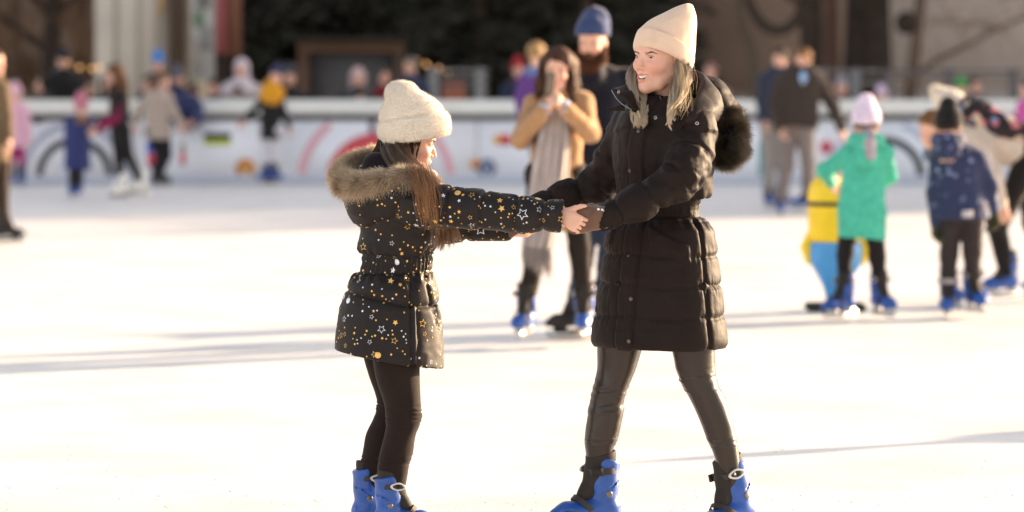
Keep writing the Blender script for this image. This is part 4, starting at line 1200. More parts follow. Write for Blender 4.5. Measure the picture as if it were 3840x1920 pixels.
mesh_obj("side_mark", *boxv((ax + .105, ay - .14, .60), (.028, .004, .05), rotm(.55, 0, 0)), mat("black print", lin((50, 46, 40)), .6), aid, smooth=False)
for e in (1, -1):
    S = SDF((ax - .27, ay - .08, .26), (ax + .27, ay + .08, .54), .008); S.chain([(ax + e * .165, ay, .50), (ax + e * .195, ay - .01, .42), (ax + e * .175, ay, .33)], [.030, .036, .026], .01)
    mesh_obj("handle", *S.mesh(), M_yel, aid)
S = SDF((ax - .26, ay - .3, -.01), (ax + .26, ay + .3, .16), .010)
S.chain([(ax - .17, ay - .06, .028), (ax + .17, ay - .06, .028)], .028, .01); S.chain([(ax - .17, ay + .14, .028), (ax + .17, ay + .14, .028)], .028, .01); S.chain([(ax, ay - .06, .03), (ax, ay + .14, .03)], .04, .02); S.chain([(ax, ay, .05), (ax, ay, .12)], [.07, .06], .02)
mesh_obj("base", *S.mesh(), mat("black rubber base", lin((52, 48, 46)), .6), aid)

# --- child in the navy patterned suit
def pattern_mat():
    m_ = mat("navy printed suit", lin((46, 56, 92)), .75, .3, sheen=.2, bump=.3, bscale=60, bdist=.004)
    nt = m_.node_tree; b = nt.nodes["Principled BSDF"]; tc = nt.nodes.new("ShaderNodeTexCoord")
    v_ = nt.nodes.new("ShaderNodeTexVoronoi"); v_.inputs["Scale"].default_value = 17; nt.links.new(tc.outputs["Object"], v_.inputs["Vector"])
    r = nt.nodes.new("ShaderNodeMapRange"); r.inputs[1].default_value = .22; r.inputs[2].default_value = .34; r.inputs[3].default_value = 1; r.inputs[4].default_value = 0
    nt.links.new(v_.outputs["Distance"], r.inputs[0])
    n_ = nt.nodes.new("ShaderNodeTexNoise"); n_.inputs["Scale"].default_value = 5; nt.links.new(tc.outputs["Object"], n_.inputs["Vector"])
    r2 = nt.nodes.new("ShaderNodeMapRange"); r2.inputs[1].default_value = .46; r2.inputs[2].default_value = .58; nt.links.new(n_.outputs[0], r2.inputs[0])
    mu = nt.nodes.new("ShaderNodeMath"); mu.operation = 'MULTIPLY'; nt.links.new(r.outputs[0], mu.inputs[0]); nt.links.new(r2.outputs[0], mu.inputs[1])
    mx = nt.nodes.new("ShaderNodeMix"); mx.data_type = 'RGBA'; nt.links.new(mu.outputs[0], mx.inputs[0]); mx.inputs[6].default_value = (*lin((44, 52, 84)), 1); mx.inputs[7].default_value = (*lin((130, 140, 176)), 1)
    nt.links.new(mx.outputs[2], b.inputs["Base Color"]); return m_
M_pat = pattern_mat()
YN = 24.45
n_ = figure("child in a navy patterned snow suit and black beanie seen from behind", YN, (3557, 478), (3600, 1190), s=.76, yaw=170, pitch=10, byaw=176, girth=1.22, bulk=1.18,
       sh=((3515, 600, 0), (3676, 600, 0)), el=((3502, 720, -.02), (3712, 700, 0)), wr=((3506, 835, .0), (3732, 790, .05)), hip=(3604, 790),
       kn=((3560, 950, .02), (3646, 945, 0)), an=((3556, 1095, 0), (3648, 1072, 0)), jmat=M_pat, jlen=.04, pants=(56, 48, 48), hat=(30, 28, 28), hair=(56, 42, 36), glove=(70, 70, 44), skyaw=(-1.75, -1.25), res=.010)
S = SDF((-.15, -.14, -.30), (.15, .2, -.04), .008); S.chain([(.07 * math.cos(a), .03 + .075 * math.sin(a), -.095 - .01 * math.sin(a)) for a in np.linspace(0, 6.28, 15)], .045, .02); S.ell((0, .11, -.16), (.09, .045, .08), .03)
v, f = S.mesh(); v = v + vnormals(v, f) * (fbm(v * 22, 2) * .010)[:, None]
mesh_obj("hood", place(v, n_["HM"], n_["hc"], .95), f, M_pat, n_["e"])
mesh_obj("reflective_patch", *boxv(P(3628, 802, YN - .155), (.034, .004, .022)), mat("reflective grey", lin((200, 192, 196)), .4), n_["e"], smooth=False)
mesh_obj("reflective_stripe", *cyl(P(3560, 1062, YN), P(3560, 1044, YN), .064), mat("reflective grey", lin((170, 158, 156)), .4), n_["e"])

# --- boy behind him, and the woman bending over them
figure("brown haired boy with a pale blue collar, half hidden behind the child in navy", 25.5, (3496, 486), (3600, 1150), s=.78, yaw=-35, pitch=12,
       sh=((3540, 610, .05), (3650, 610, .05)), el=((3560, 700, 0), (3670, 720, 0)), wr=((3590, 780, 0), (3650, 790, 0)), hip=(3600, 780), kn=((3572, 920, .05), (3655, 920, 0)), an=((3560, 1058, 0), (3652, 1056, 0)),
       jacket=(90, 96, 110), pants=(44, 42, 44), hair=(120, 80, 52), hairlen=0, scarf=(150, 180, 214), res=.012)
YB2 = 26.0
bw = figure("woman in a cream padded vest bending forward at the right edge", YB2, (3580, 408, .1), (3780, 1135), s=1.0, yaw=-75, pitch=55, byaw=-80,
       sh=((3655, 480, .12), (3672, 520, -.12)), el=((3690, 640, .15), (3716, 650, -.2)), wr=((3690, 740, .0), (3742, 760, -.18)), hip=(3862, 560),
       kn=((3880, 840, .1), (3735, 850, -.05)), an=((3950, 1030, .2), (3775, 1020, 0)), jacket=(206, 190, 176), sleeve=(206, 190, 176), pants=(34, 30, 30), hat=(216, 202, 188), pom=(226, 206, 184), hair=(40, 32, 30), hairlen=.05, skyaw=(-3.0, -2.75), res=.012, girth=1.1)
S = SDF(P(3560, 520, YB2) - .25, P(3860, 400, YB2) + .3, .012)
S.chain([P(3610, 420, YB2 - .05), P(3680, 430, YB2 - .12), P(3760, 470, YB2 - .16), P(3850, 500, YB2 - .15)], [.08, .085, .075, .06], .03, sq=((0, 1, 0), .7))
v, f = S.mesh(); v = v + vnormals(v, f) * (fbm(v * 20, 2) * .014)[:, None]
M_flor = mat("floral shawl", (1, 1, 1), .8, .3)
nt = M_flor.node_tree; vr = nt.nodes.new("ShaderNodeTexVoronoi"); vr.inputs["Scale"].default_value = 22; tc = nt.nodes.new("ShaderNodeTexCoord"); nt.links.new(tc.outputs["Object"], vr.inputs["Vector"])
cr = nt.nodes.new("ShaderNodeValToRGB"); nt.links.new(vr.outputs["Color"], cr.inputs[0]); cr.color_ramp.interpolation = 'CONSTANT'
for pos, c_ in ((0, (38, 32, 36)), (.42, (50, 40, 44)), (.55, (190, 110, 120)), (.63, (120, 140, 180)), (.7, (200, 180, 160)), (.8, (44, 36, 40))):
    el_ = cr.color_ramp.elements.new(pos) if pos not in (0,) else cr.color_ramp.elements[0]
    el_.color = (*lin(c_), 1)
nt.links.new(cr.outputs[0], nt.nodes["Principled BSDF"].inputs["Base Color"])
mesh_obj("shawl", v, f, M_flor, bw["e"])

# --- man in the brown jacket, and the one behind him
YJ = 41.2
j = figure("man in a brown jacket, pale blue collar and grey trousers skating on one leg", YJ, (3012, 228), (2930, 808), s=1.03, yaw=-25, pitch=6, byaw=-15,
       girth=1.2, bulk=1.3, sh=((2932, 306, 0), (3070, 300, 0)), el=((2906, 390, -.05), (3118, 392, 0)), wr=((2922, 478, -.15), (3155, 478, -.05)), hip=(2985, 470),
       kn=((2950, 620, -.05), (3030, 620, -.05)), an=((2925, 752, 0), (3040, 735, .35)), jacket=(60, 51, 47), pants=(122, 112, 110), hair=(128, 88, 56), skyaw=(-1.5, -2.9), scarf=(140, 176, 216), res=.014)
S = SDF(P(3015, 305, YJ - .05) - .2, P(3015, 305, YJ - .05) + .2, .01); S.ell(P(3012, 300, YJ - .13), (.05, .05, .10)); v, f = S.mesh(); mesh_obj("shirt_collar", v + vnormals(v, f) * (fbm(v * 25, 2) * .01)[:, None], f, cloth((150, 184, 224)), j["e"])
figure("man in a dark navy jacket just behind the man in the brown jacket", 43.5, girth=1.15, bulk=1.25, head=(2925, 222), foot=(2890, 780), s=1.0, yaw=-20, pitch=5, sh=((2868, 300), (2970, 300)), el=((2858, 380), (2985, 380)), wr=((2862, 450, -.1), (2980, 450)), hip=(2905, 450),
       kn=((2885, 610), (2935, 610)), an=((2880, 728), (2938, 728)), jacket=(52, 56, 70), pants=(150, 140, 134), hair=(70, 54, 44))
# --- left group
figure("adult in a tan jacket and dark trousers cut off by the left edge", 34.6, (-25, 235), (-10, 912), s=1.05, yaw=60, byaw=60, sh=((-75, 320), (10, 330)), el=((-90, 430), (22, 430)), wr=((-70, 520), (38, 520, -.1)), hip=(-20, 560),
       kn=((-40, 720), (6, 720)), an=((-60, 828), (16, 840)), jacket=(104, 86, 66), jlen=.1, pants=(56, 44, 36), hair=(70, 50, 40), skates="black", skyaw=(-.3, -.15), res=.013)
figure("child in a pale pink jacket and magenta trousers at the far left by the barrier", 51.3, (58, 358), (58, 686), s=.72, yaw=160, jacket=(226, 172, 190), pants=(168, 40, 104), hat=(222, 176, 192), jlen=.1, bulk=1.2, girth=1.2, hip=(58, 520))
figure("small child in a long navy coat and pink hat beside the woman in burgundy", 46.9, (302, 400), (285, 742), s=.72, yaw=200, jacket=(58, 64, 112), pants=(44, 40, 44), hat=(196, 120, 140), jlen=.28, scarf=(130, 96, 70), bulk=1.2, girth=1.15,
       hip=(290, 545), el=((258, 500), (335, 492)), wr=((256, 550), (352, 488)), an=((272, 690), (296, 690)), skyaw=(-1.6, -1.5))
figure("brown haired woman with burgundy sleeves, black vest and white skates", 46.6, (428, 278), (480, 742), s=.98, yaw=-70, pitch=10, byaw=-60, jacket=(38, 34, 36), sleeve=(140, 36, 74), pants=(34, 30, 30), hair=(110, 74, 50), hairlen=.34, skates="white",
       sh=((428, 362, .05), (458, 360, -.08)), el=((420, 440, .05), (452, 440, -.1)), wr=((365, 478, .0), (372, 486, -.1)), hip=(452, 490), kn=((445, 590, 0), (482, 585, 0)), an=((452, 690, 0), (520, 680, .2)), skyaw=(-2.4, -2.6))
figure("woman in a beige jacket and black trousers gliding with arms out", 51.2, (610, 305), (600, 688), s=1.0, yaw=55, pitch=10, byaw=20, jacket=(176, 158, 146), pants=(34, 32, 34), hair=(112, 84, 66), hairlen=.04, scarf=(214, 206, 204),
       sh=((560, 365), (628, 365)), el=((520, 410), (652, 420)), wr=((508, 462), (678, 470)), hip=(592, 495), kn=((600, 580), (628, 580)), an=((588, 648), (600, 650)), skyaw=(-.5, -.6), jlen=.08, bulk=1.12, skates="black")
figure("skater in a black tunic with a mustard yellow hood and pale leggings", 50.8, (1036, 288), (1010, 690), s=.88, yaw=150, pitch=35, byaw=170, jacket=(38, 36, 36), pants=(206, 200, 206), hat=(48, 54, 84), jlen=.10,
       sh=((985, 375), (1050, 375)), el=((950, 415), (1065, 425)), wr=((916, 448), (1084, 480)), hip=(1012, 490), kn=((1000, 575), (1030, 575)), an=((998, 640), (1030, 640)), scarf=(220, 150, 40), skyaw=(-2.2, -.9))
S = SDF(P(1015, 350, 50.7) - .3, P(1015, 350, 50.7) + .3, .012); S.ell(P(1018, 352, 50.68), (.17, .13, .15)); v, f = S.mesh(); v = v + vnormals(v, f) * (fbm(v * 12, 2) * .03)[:, None]
yk = [o for o in scene.objects if o.get("label", "").startswith("skater in a black tunic")][0]
mesh_obj("hood", v, f, cloth((222, 152, 42)), yk)
# --- onlookers behind the barrier
GO = "onlookers standing behind the rink barrier"
def onlooker(label, px, py, Y=53.9, s=1.0, arms=None, **k):
    s *= 1.1; k["bulk"] = k.get("bulk", 1.1) * 1.08; k.setdefault("girth", 1.1)
    fy = HZ + EYE / Y * F
    kw = dict(k)
    if arms: kw["el"], kw["wr"] = arms
    return figure(label, Y, (px, py), (px, fy), s=s, group=GO, res=.016, skates="black", **kw)
onlooker("man all in black with a dark cap leaning by the barrier at the left", 236, 226, 54.2, 1.08, yaw=20, pitch=20, jacket=(34, 32, 32), hat=(44, 40, 52), bulk=1.25, arms=(((190, 330), (288, 330)), ((186, 392, -.5), (300, 392, -.2))), scarf=(90, 120, 140))
onlooker("brown haired person low behind the rail at the far left", 150, 318, 54.9, .8, yaw=10, jacket=(96, 80, 68), hair=(90, 66, 50))
onlooker("person in black with a dark hood between the burgundy sleeves and the man in black", 400, 322, 54.6, .85, yaw=15, jacket=(40, 38, 42), hood=(46, 44, 48))
onlooker("short person in slate grey right of the child over the rail", 800, 330, 54.8, .82, yaw=-10, jacket=(66, 66, 82), hair=(78, 60, 52))
onlooker("person in dark grey stooping beside the man all in black", 330, 330, 54.8, .85, yaw=30, jacket=(54, 52, 58), hair=(60, 50, 44), bulk=1.15)
onlooker("child in a bright blue pompom hat raised above the group", 592, 240, 54.6, .78, yaw=-10, pitch=10, jacket=(60, 66, 90), hat=(40, 128, 204), pom=(40, 128, 204))
onlooker("dark haired person in navy left of the bright blue hat", 556, 318, 54.2, .85, yaw=-30, jacket=(40, 44, 66), hair=(70, 52, 46), arms=(((525, 370), (590, 370)), ((520, 400), (590, 400))))
onlooker("person in navy with a grey cap bending over the barrier", 668, 290, 54.0, .95, yaw=-20, pitch=30, jacket=(46, 50, 78), hat=(96, 92, 104), arms=(((660, 380, -.3), (730, 370, -.3)), ((670, 440, -1.75), (740, 440, -1.75))))
onlooker("child in dark blue hanging over the top rail", 722, 352, 53.3, .85, yaw=-10, pitch=25, jacket=(52, 58, 92), hair=(80, 60, 50), bulk=1.3, sh=((692, 392, -1.1), (758, 392, -1.1)), hip=(725, 450, -.7), arms=(((676, 430, -1.3), (776, 430, -1.3)), ((700, 452, -1.45), (762, 452, -1.45))))
onlooker("woman in a white hooded coat looking at a dark camera", 905, 258, 54.0, 1.05, yaw=-10, pitch=15, jacket=(206, 192, 196), hood=(212, 198, 206), bulk=1.2, arms=(((850, 350), (960, 350)), ((885, 338, -.3), (915, 338, -.3))))
cp = P(893, 330, 53.45); ce = empty("camera", tuple(cp), "small dark camera in the hands of the woman in the white hooded coat", "camera")
mesh_obj("camera_body", *boxv(cp, (.05, .02, .035)), M_liner, ce, smooth=False); mesh_obj("lens", *cyl(cp + (0, -.02, 0), cp + (0, -.06, 0), .024), M_strap, ce)
onlooker("person in a grey beanie and dark coat by the yellow hood", 1088, 288, 54.1, 1.0, yaw=-15, pitch=5, jacket=(46, 44, 44), hat=(74, 70, 76))
onlooker("woman in a pale pink knitted hood with a hand on the rail", 1342, 292, 54.0, .98, yaw=5, pitch=15, jacket=(38, 36, 38), hood=(200, 172, 172), arms=(((1300, 350), (1380, 352)), ((1346, 372, -.7), (1370, 372, -.7))))
onlooker("person in a red jacket next to the pale pink hood", 1442, 288, 54.6, .95, yaw=10, jacket=(140, 40, 48), hair=(84, 66, 58), bulk=1.1)
onlooker("grey haired man in a navy coat right of the red jacket", 1540, 248, 54.3, 1.12, yaw=-35, jacket=(50, 56, 82), hair=(120, 110, 100), bulk=1.2)
onlooker("person in a red hood and dark blue coat left of the purple jacket", 1944, 262, 54.4, .95, yaw=25, jacket=(48, 52, 74), hat=(176, 44, 52), scarf=(160, 40, 48))
onlooker("person in a dusty pink coat behind the woman in black", 2664, 272, 54.2, .98, yaw=-20, jacket=(176, 140, 150), hair=(150, 110, 100))
onlooker("child in a white hat with pink pattern, low behind the rail", 3305, 366, 54.0, .7, yaw=0, jacket=(120, 90, 110), hat=(216, 190, 214))
onlooker("child in a bright green hat behind the rail at the right", 3602, 338, 54.0, .76, yaw=-15, jacket=(60, 70, 74), hat=(40, 150, 70))
onlooker("dark haired person behind the rail right of the green hat", 3656, 322, 54.6, .8, yaw=15, jacket=(84, 78, 80), hair=(70, 54, 48))
onlooker("person with a small pale hat, low behind the rail by the dark trunks", 3155, 330, 55.0, .75, yaw=0, jacket=(70, 62, 66), hat=(150, 144, 150))
figure("blond person in a purple jacket hidden behind the woman filming", 39.0, (2012, 206), (2050, 838), s=1.05, yaw=150, jacket=(96, 60, 126), pants=(60, 60, 80), hair=(160, 128, 90), hairlen=.0, scarf=(96, 120, 170), girth=1.15, bulk=1.1, sh=((1972, 300), (2065, 300)), el=((1952, 370), (2080, 380)), wr=((1960, 450), (2078, 450)),
       hip=(2030, 480), kn=((2035, 640), (2065, 640)), an=((2040, 770), (2068, 770)))
figure("skater in a pink and black jacket at the right edge", 44.0, (3862, 330), (3862, 774), s=.95, yaw=-100, jacket=(206, 92, 160), pants=(40, 36, 40), hair=(60, 44, 40), sh=((3830, 400), (3890, 400)), el=((3822, 460), (3900, 460)), wr=((3835, 520), (3900, 530)))
figure("skater added outside the frame to cast the long shadow on the ice", 19.81, (7306, 212), (7306, 1413), s=1.0, yaw=-60, jacket=(70, 64, 60), hat=(60, 60, 80))  # added out of view as the caster of the long ice shadow
print("background people done")
# ================================================================ THE TWO IN FOCUS
Y0 = 13.0
PXM = Y0 / F                      # metres per photograph pixel in their plane
def Q(px, py, dy=0.0):
    """point of the focus plane (position read at Y0), pushed dy metres away"""
    p = P(px, py, Y0 + dy); return p
def rows_stack(rows, dy=0.0, ratio=.72, yaw=0.0, grow=0.0):
    out = []
    for r in rows:
        py, xl, xr = r[:3]; rt = r[3] if len(r) > 3 else ratio
        c = Q((xl + xr) / 2, py, dy); W = (xr - xl) / 2 * PXM + grow
        a = W / math.sqrt(math.cos(yaw) ** 2 + (rt * math.sin(yaw)) ** 2)
        out.append((c[2], c[0], c[1], a, a * rt))
    return out
def chain_param(v, pts):
    """nearest position along a polyline: arc length, distance"""
    best = np.full(len(v), 1e9); arc = np.zeros(len(v)); s0 = 0
    for a, b in zip(pts[:-1], pts[1:]):
        ab = b - a; L = np.linalg.norm(ab); t = np.clip(((v - a) @ ab) / L ** 2, 0, 1)
        d = np.linalg.norm(v - a - t[:, None] * ab, axis=1); m = d < best
        best[m] = d[m]; arc[m] = s0 + t[m] * L; s0 += L
    return arc, best
def groove(x, c, w): return np.exp(-((x - c) / w) ** 2)
def chord_loft(chords, depth, dz=0.0, dyc=0.0, nt=60, nr=96, disp=None, ex=2.0, cap=(True, True), grow=0.0):
    secs = []
    for k, ((x0, y0), (x1, y1)) in enumerate(chords):
        a, b = Q(x0, y0), Q(x1, y1); c = (a + b) / 2; u = (b - a) / 2; u = u * (1 + grow / np.linalg.norm(u))
        dd = depth[k] + grow
        secs.append((c + np.array((0, dyc, 0)), u, np.array((0, -dd, dz * dd / depth[0]))))
    return loft(secs, nt=nt, nr=nr, disp=disp, ex=ex, cap=cap)
def leg(rows, dy, wr=(), ratio=1.0, nt=150, nr=64, extra=0.0, seed=0):
    """rows (py, xl, xr, dy offset): legging as a loft; wr = (t centre, width, amplitude, spacing)"""
    secs = []
    for r in rows:
        py, xl, xr = r[:3]; d2 = dy + (r[3] if len(r) > 3 else 0)
        c = Q((xl + xr) / 2, py, d2); W = (xr - xl) / 2 * PXM
        secs.append((c, np.array((W, 0, 0)), np.array((0, W * ratio, 0))))
    def disp(th, t):
        o = fbm(np.stack([np.cos(th) * 1.3 + seed, np.sin(th) * 1.3, t * 9], -1), 2) * .0022
        for (tc, w, amp, sp) in wr:
            ring_ = .55 - 1.9 * np.abs(fbm(np.stack([np.cos(th) * .9 + 3 + seed, np.sin(th) * .9, t / sp * .62 + .5 * np.sin(th + seed)], -1), 2))
            mod = .35 + .65 * vnoise(np.stack([np.cos(th) * 1.6 + 9 + seed, np.sin(th) * 1.6 + 4, t * 14], -1)) * 1.4
            o = o + amp * ring_ * mod * np.exp(-((t - tc) / w) ** 2)
        return o
    return loft(secs, nt=nt, nr=nr, disp=disp)
def ribbon(top, bot, th=.006, n=50, m=14, bulge=.02, wave=.004, seed=0, direc=(0, -1, 0.2)):
    """a padded sheet between two edge curves (points px, py, dy)"""
    T = catmull([Q(*p) for p in top], n); B = catmull([Q(*p) for p in bot], n); w = np.linspace(0, 1, m)
    G = T[:, None] * (1 - w)[None, :, None] + B[:, None] * w[None, :, None]
    tu = np.gradient(G, axis=0); tw = np.gradient(G, axis=1); N = np.cross(tu, tw); N /= np.linalg.norm(N, axis=2, keepdims=True) + 1e-9
    N = relaxgrid(N)
    prof = np.sin(math.pi * w) ** .7
    nz = fbm(G * 14 + seed, 3) * wave * 2
    A = G + N * (bulge * prof[None, :, None] + th / 2 + nz[:, :, None]); C = G + N * (bulge * prof[None, :, None] * .6 - th / 2 + nz[:, :, None])
    V = np.concatenate([A.reshape(-1, 3), C.reshape(-1, 3)]); o = n * m; q = []
    for i in range(n - 1):
        for j in range(m - 1):
            a = i * m + j; q += [(a, a + m, a + m + 1, a + 1), (o + a, o + a + 1, o + a + m + 1, o + a + m)]
        a = i * m; q.append((a, o + a, o + a + m, a + m)); a = i * m + m - 1; q.append((a, a + m, o + a + m, o + a))
    for j in range(m - 1):
        q.append((j, j + 1, o + j + 1, o + j)); a = (n - 1) * m + j; q.append((a, o + a, o + a + 1, a + 1))
    return V, np.array(q)
def relaxgrid(N):
    for _ in range(6):
        M = N.copy(); M[1:-1] = (N[:-2] + N[1:-1] + N[2:]) / 3; M[:, 1:-1] = (M[:, :-2] + M[:, 1:-1] + M[:, 2:]) / 3; N = M
    return N / (np.linalg.norm(N, axis=2, keepdims=True) + 1e-9)
def hairs(guides, N, rad, rr, cols, seed, K=14, clump=26, jitter=.006, wav=.003, wf=9, taper=True, splay=0.22):
    """guides: list of polylines of (px,py,dy); strands interpolate neighbouring guides, gathered in locks"""
    rs = np.random.RandomState(seed)
    G = np.array([catmull([Q(*p) for p in g], K) for g in guides])       # (g,K,3)
    a = rs.uniform(0, len(G) - 1.001, clump); i = a.astype(int); f = (a - i)[:, None, None]
    CL = G[i] * (1 - f) + G[i + 1] * f + rs.normal(0, rad * .6, (clump, 1, 3)) * np.linspace(.8, 1.2, K)[None, :, None]
    k = rs.randint(0, clump, N); t = np.linspace(0, 1, K)
    off = rs.normal(0, rad * .55, (N, 1, 3)) * (1 - (1 - splay) * t)[None, :, None]
    ph = rs.uniform(0, 6.28, (clump, 1)); ph2 = rs.uniform(0, 6.28, (N, 1))
    W = np.stack([np.sin(t * wf + ph[k]), np.cos(t * wf * .8 + ph[k] * 2), 0 * t + 0 * ph[k]], 2) * wav * t[None, :, None]
    W2 = np.stack([np.sin(t * 17 + ph2), np.cos(t * 13 + ph2), 0 * t + 0 * ph2], 2) * jitter * .3 * t[None, :, None]
    Pt = CL[k] + off + W + W2
    L = rs.uniform(.5, 1.0, N) ** .8                                         # uneven ends
    tt = t[None, :] * L[:, None] * (K - 1); i0 = np.clip(tt.astype(int), 0, K - 2); fr = (tt - i0)[:, :, None]
    Pt = np.take_along_axis(Pt, i0[:, :, None].repeat(3, 2), 1) * (1 - fr) + np.take_along_axis(Pt, (i0 + 1)[:, :, None].repeat(3, 2), 1) * fr
    c0, c1 = np.array(lin(cols[0])), np.array(lin(cols[1]))
    cc = (c0[None, None] * (1 - t ** 1.2)[None, :, None] + c1[None, None] * (t ** 1.2)[None, :, None]) * rs.uniform(.6, 1.45, (N, 1, 1)) * np.ones((N, K, 3))
    return tubes(Pt, rr * (1 - .7 * t ** 2), cols=cc)
def hair_mat(name, rough=.38, spec=.6):
    m_ = mat(name, (1, 1, 1), rough, spec, vcol=True); return m_
M_hairm = hair_mat("strand hair"); M_furm = hair_mat("fur", .5, .35); M_furb = hair_mat("black fur", .3, .6)

# ---------------------------------------------------------------- WOMAN
wo = empty("person", (Q(2478, 2022)[0], Y0, 0), "smiling woman in a long black padded coat and cream beanie, reaching to the left", "person")
WY = math.radians(-40); wf = np.array((math.sin(WY), -math.cos(WY), 0)); wr_ = np.array((math.cos(WY), math.sin(WY), 0))
HCW = Q(2480, 214, 0.0); HMW = rotm(math.radians(-48), math.radians(1), math.radians(1.5))
hv, hf, hc_ = get_head(.0021, True)
sh_n, el_n, wr_n = Q(2600, 505, -.10), Q(2560, 700, -.24), Q(2262, 815, -.27)
sh_f, el_f, wr_f = Q(2362, 485, .14), Q(2262, 682, .22), Q(1990, 800, .20)
hip_c = Q(2480, 960, .02); hpL, hpR = Q(2345, 1010, .05), Q(2590, 1010, -.07)
knL_, knR_ = Q(2280, 1500, .05), Q(2640, 1480, -.07); akL, akR = Q(2240, 1840, .05), Q(2750, 1840, -.07)
S = SDF(Q(1930, 2000, 0) * (1, 0, 1) + (0, Y0 - .5, 0), Q(2900, 300, 0) * (1, 0, 1) + (0, Y0 + .5, 0), .014)
nkw = HCW + np.array((.02, .02, -.20))
S.chain([nkw, Q(2490, 480, .03), hip_c], [.055, .10, .10], .03); S.chain([sh_n, sh_f], .05, .03)
for a, b, c in ((sh_n, el_n, wr_n), (sh_f, el_f, wr_f)): S.chain([a, b, c], [.045, .036, .026], .02)
for a, b, c in ((hpL, knL_, akL), (hpR, knR_, akR)): S.chain([a, b, c], [.060, .034, .026], .02)
bv, bf = S.mesh()
V, Fq, C = join((bv, bf), (place(hv, HMW, HCW), hf, hc_))
mesh_obj("body", V, Fq, M_skin, wo, cols=C)

face_bits(wo, HMW, HCW, True, look=(.10, -.02))
# teeth: a curved row
tv = []
for i in range(-5, 6):
    a = i * .0043; w_ = .0040 if abs(i) > 1 else .0044
    y = -.0925 + .55 * a * a / .024
    S = SDF((a - .004, y - .005, -.074), (a + .004, y + .005, -.054), .0007); S.box((a, y, -.0645 + abs(i) * .0006), (w_ / 2, .0022, .0062 - abs(i) * .0004), .0012); tv.append(S.mesh())
V, Fq, _ = join(*tv)
mesh_obj("teeth", place(V, HMW, HCW), Fq, M_teeth, wo)

# --- her coat
M_coat = mat("black down coat nylon", lin((33, 24, 21)), .60, .13, sheen=.02, var=.10, vscale=12, bump=.4, bscale=28, bdist=.006)
rowsW = [(395, 2380, 2620, .7), (430, 2335, 2655), (480, 2312, 2676), (550, 2300, 2680), (620, 2300, 2676), (700, 2312, 2668), (740, 2326, 2648), (765, 2342, 2628), (790, 2342, 2626),
         (812, 2325, 2640), (860, 2294, 2668), (920, 2276, 2680), (1000, 2262, 2690), (1060, 2252, 2698), (1150, 2240, 2706), (1240, 2227, 2716), (1283, 2226, 2718), (1300, 2236, 2710)]
st_ = rows_stack(rowsW, .0, .74, WY)
S = SDF((Q(1930, 0)[0], Y0 - .48, Q(0, 1330)[2]), (Q(2790, 0)[0], Y0 + .45, Q(0, 360)[2]), .0058)
S.stack(st_, 0, WY, 2.15)
S.chain([Q(2600, 470, -.12), Q(2500, 440, .02), Q(2385, 460, .14)], [.070, .085, .065], .05)
S.chain([Q(2602, 508, -.12), Q(2588, 592, -.18), Q(2556, 668, -.235), Q(2400, 757, -.262), Q(2256, 813, -.27)], [.078, .078, .070, .060, .049], .028)
S.chain([Q(2362, 490, .13), Q(2300, 600, .18), Q(2258, 690, .22), Q(2120, 745, .215), Q(1990, 797, .20)], [.070, .068, .066, .060, .052], .028)
# hollow cuffs and hem
dn = Q(2256, 815, -.27) - Q(2400, 765, -.262); dn /= np.linalg.norm(dn)
S.chain([Q(2256, 815, -.27) - dn * .03, Q(2256, 815, -.27) + dn * .08], .040, .004, sub=True)
df = Q(1990, 797, .20) - Q(2120, 745, .215); df /= np.linalg.norm(df)
S.chain([Q(1990, 797, .20) - df * .03, Q(1990, 797, .20) + df * .08], .042, .004, sub=True)
inner = [(z - .03 if k < 4 else z, x, y, a - .014, b - .014) for k, (z, x, y, a, b) in enumerate(sorted(st_)[:5])]
I_ = SDF(S.lo, S.lo + (S.n - 1) * S.h, S.h); I_.stack(inner, 0, WY, 2.15); S.D = np.maximum(S.D, -I_.D[:S.D.shape[0], :S.D.shape[1], :S.D.shape[2]])
def trim(S, pt, nv, rad):
    g = (S.ax[0][:, None, None] - pt[0], S.ax[1][None, :, None] - pt[1], S.ax[2][None, None, :] - pt[2])
    pl_ = g[0] * nv[0] + g[1] * nv[1] + g[2] * nv[2]; near_ = (g[0] ** 2 + g[1] ** 2 + g[2] ** 2) < rad ** 2
    S.D = np.where(near_, np.maximum(S.D, pl_), S.D)
trim(S, Q(2252, 812, -.27), np.array((-.93, .0, -.05)) / .9313 * 1.0 + np.array((0, 0, .38)), .13)
trim(S, Q(1982, 798, .20), df, .12)
v, f = S.mesh(); n = vnormals(v, f)
armN = [Q(2602, 508, -.12), Q(2588, 592, -.18), Q(2556, 668, -.235), Q(2400, 757, -.262), Q(2256, 813, -.27)]
armF = [Q(2362, 490, .13), Q(2300, 600, .18), Q(2258, 690, .22), Q(2120, 745, .215), Q(1990, 797, .20)]
aN, dN = chain_param(v, armN); aF, dF = chain_param(v, armF)
ctrx = np.interp(v[:, 2], [r[0] for r in sorted(st_)], [r[1] for r in sorted(st_)]); ctry = np.interp(v[:, 2], [r[0] for r in sorted(st_)], [r[2] for r in sorted(st_)])
rel = np.stack([v[:, 0] - ctrx, v[:, 1] - ctry], 1)
lu = rel @ wr_[:2]; lf = rel @ wf[:2]; ang = np.arctan2(lu, lf)
onN = (1 - sst(.085, .105, dN)) * (aN > .04); onF = (1 - sst(.080, .10, dF)) * (aF > .04)
onB = np.clip(1 - np.maximum(onN, onF), 0, 1)
z = v[:, 2]; zz = lambda py: Q(0, py)[2]
disp = np.zeros(len(v))
wob = fbm(np.stack([ang * 1.5, z * 3, z * 0 + 2], 1), 3) * .014
wrk = np.abs(fbm(np.stack([ang * 14, z * 14, z * 0 + 5], 1), 3))          # fine gathers
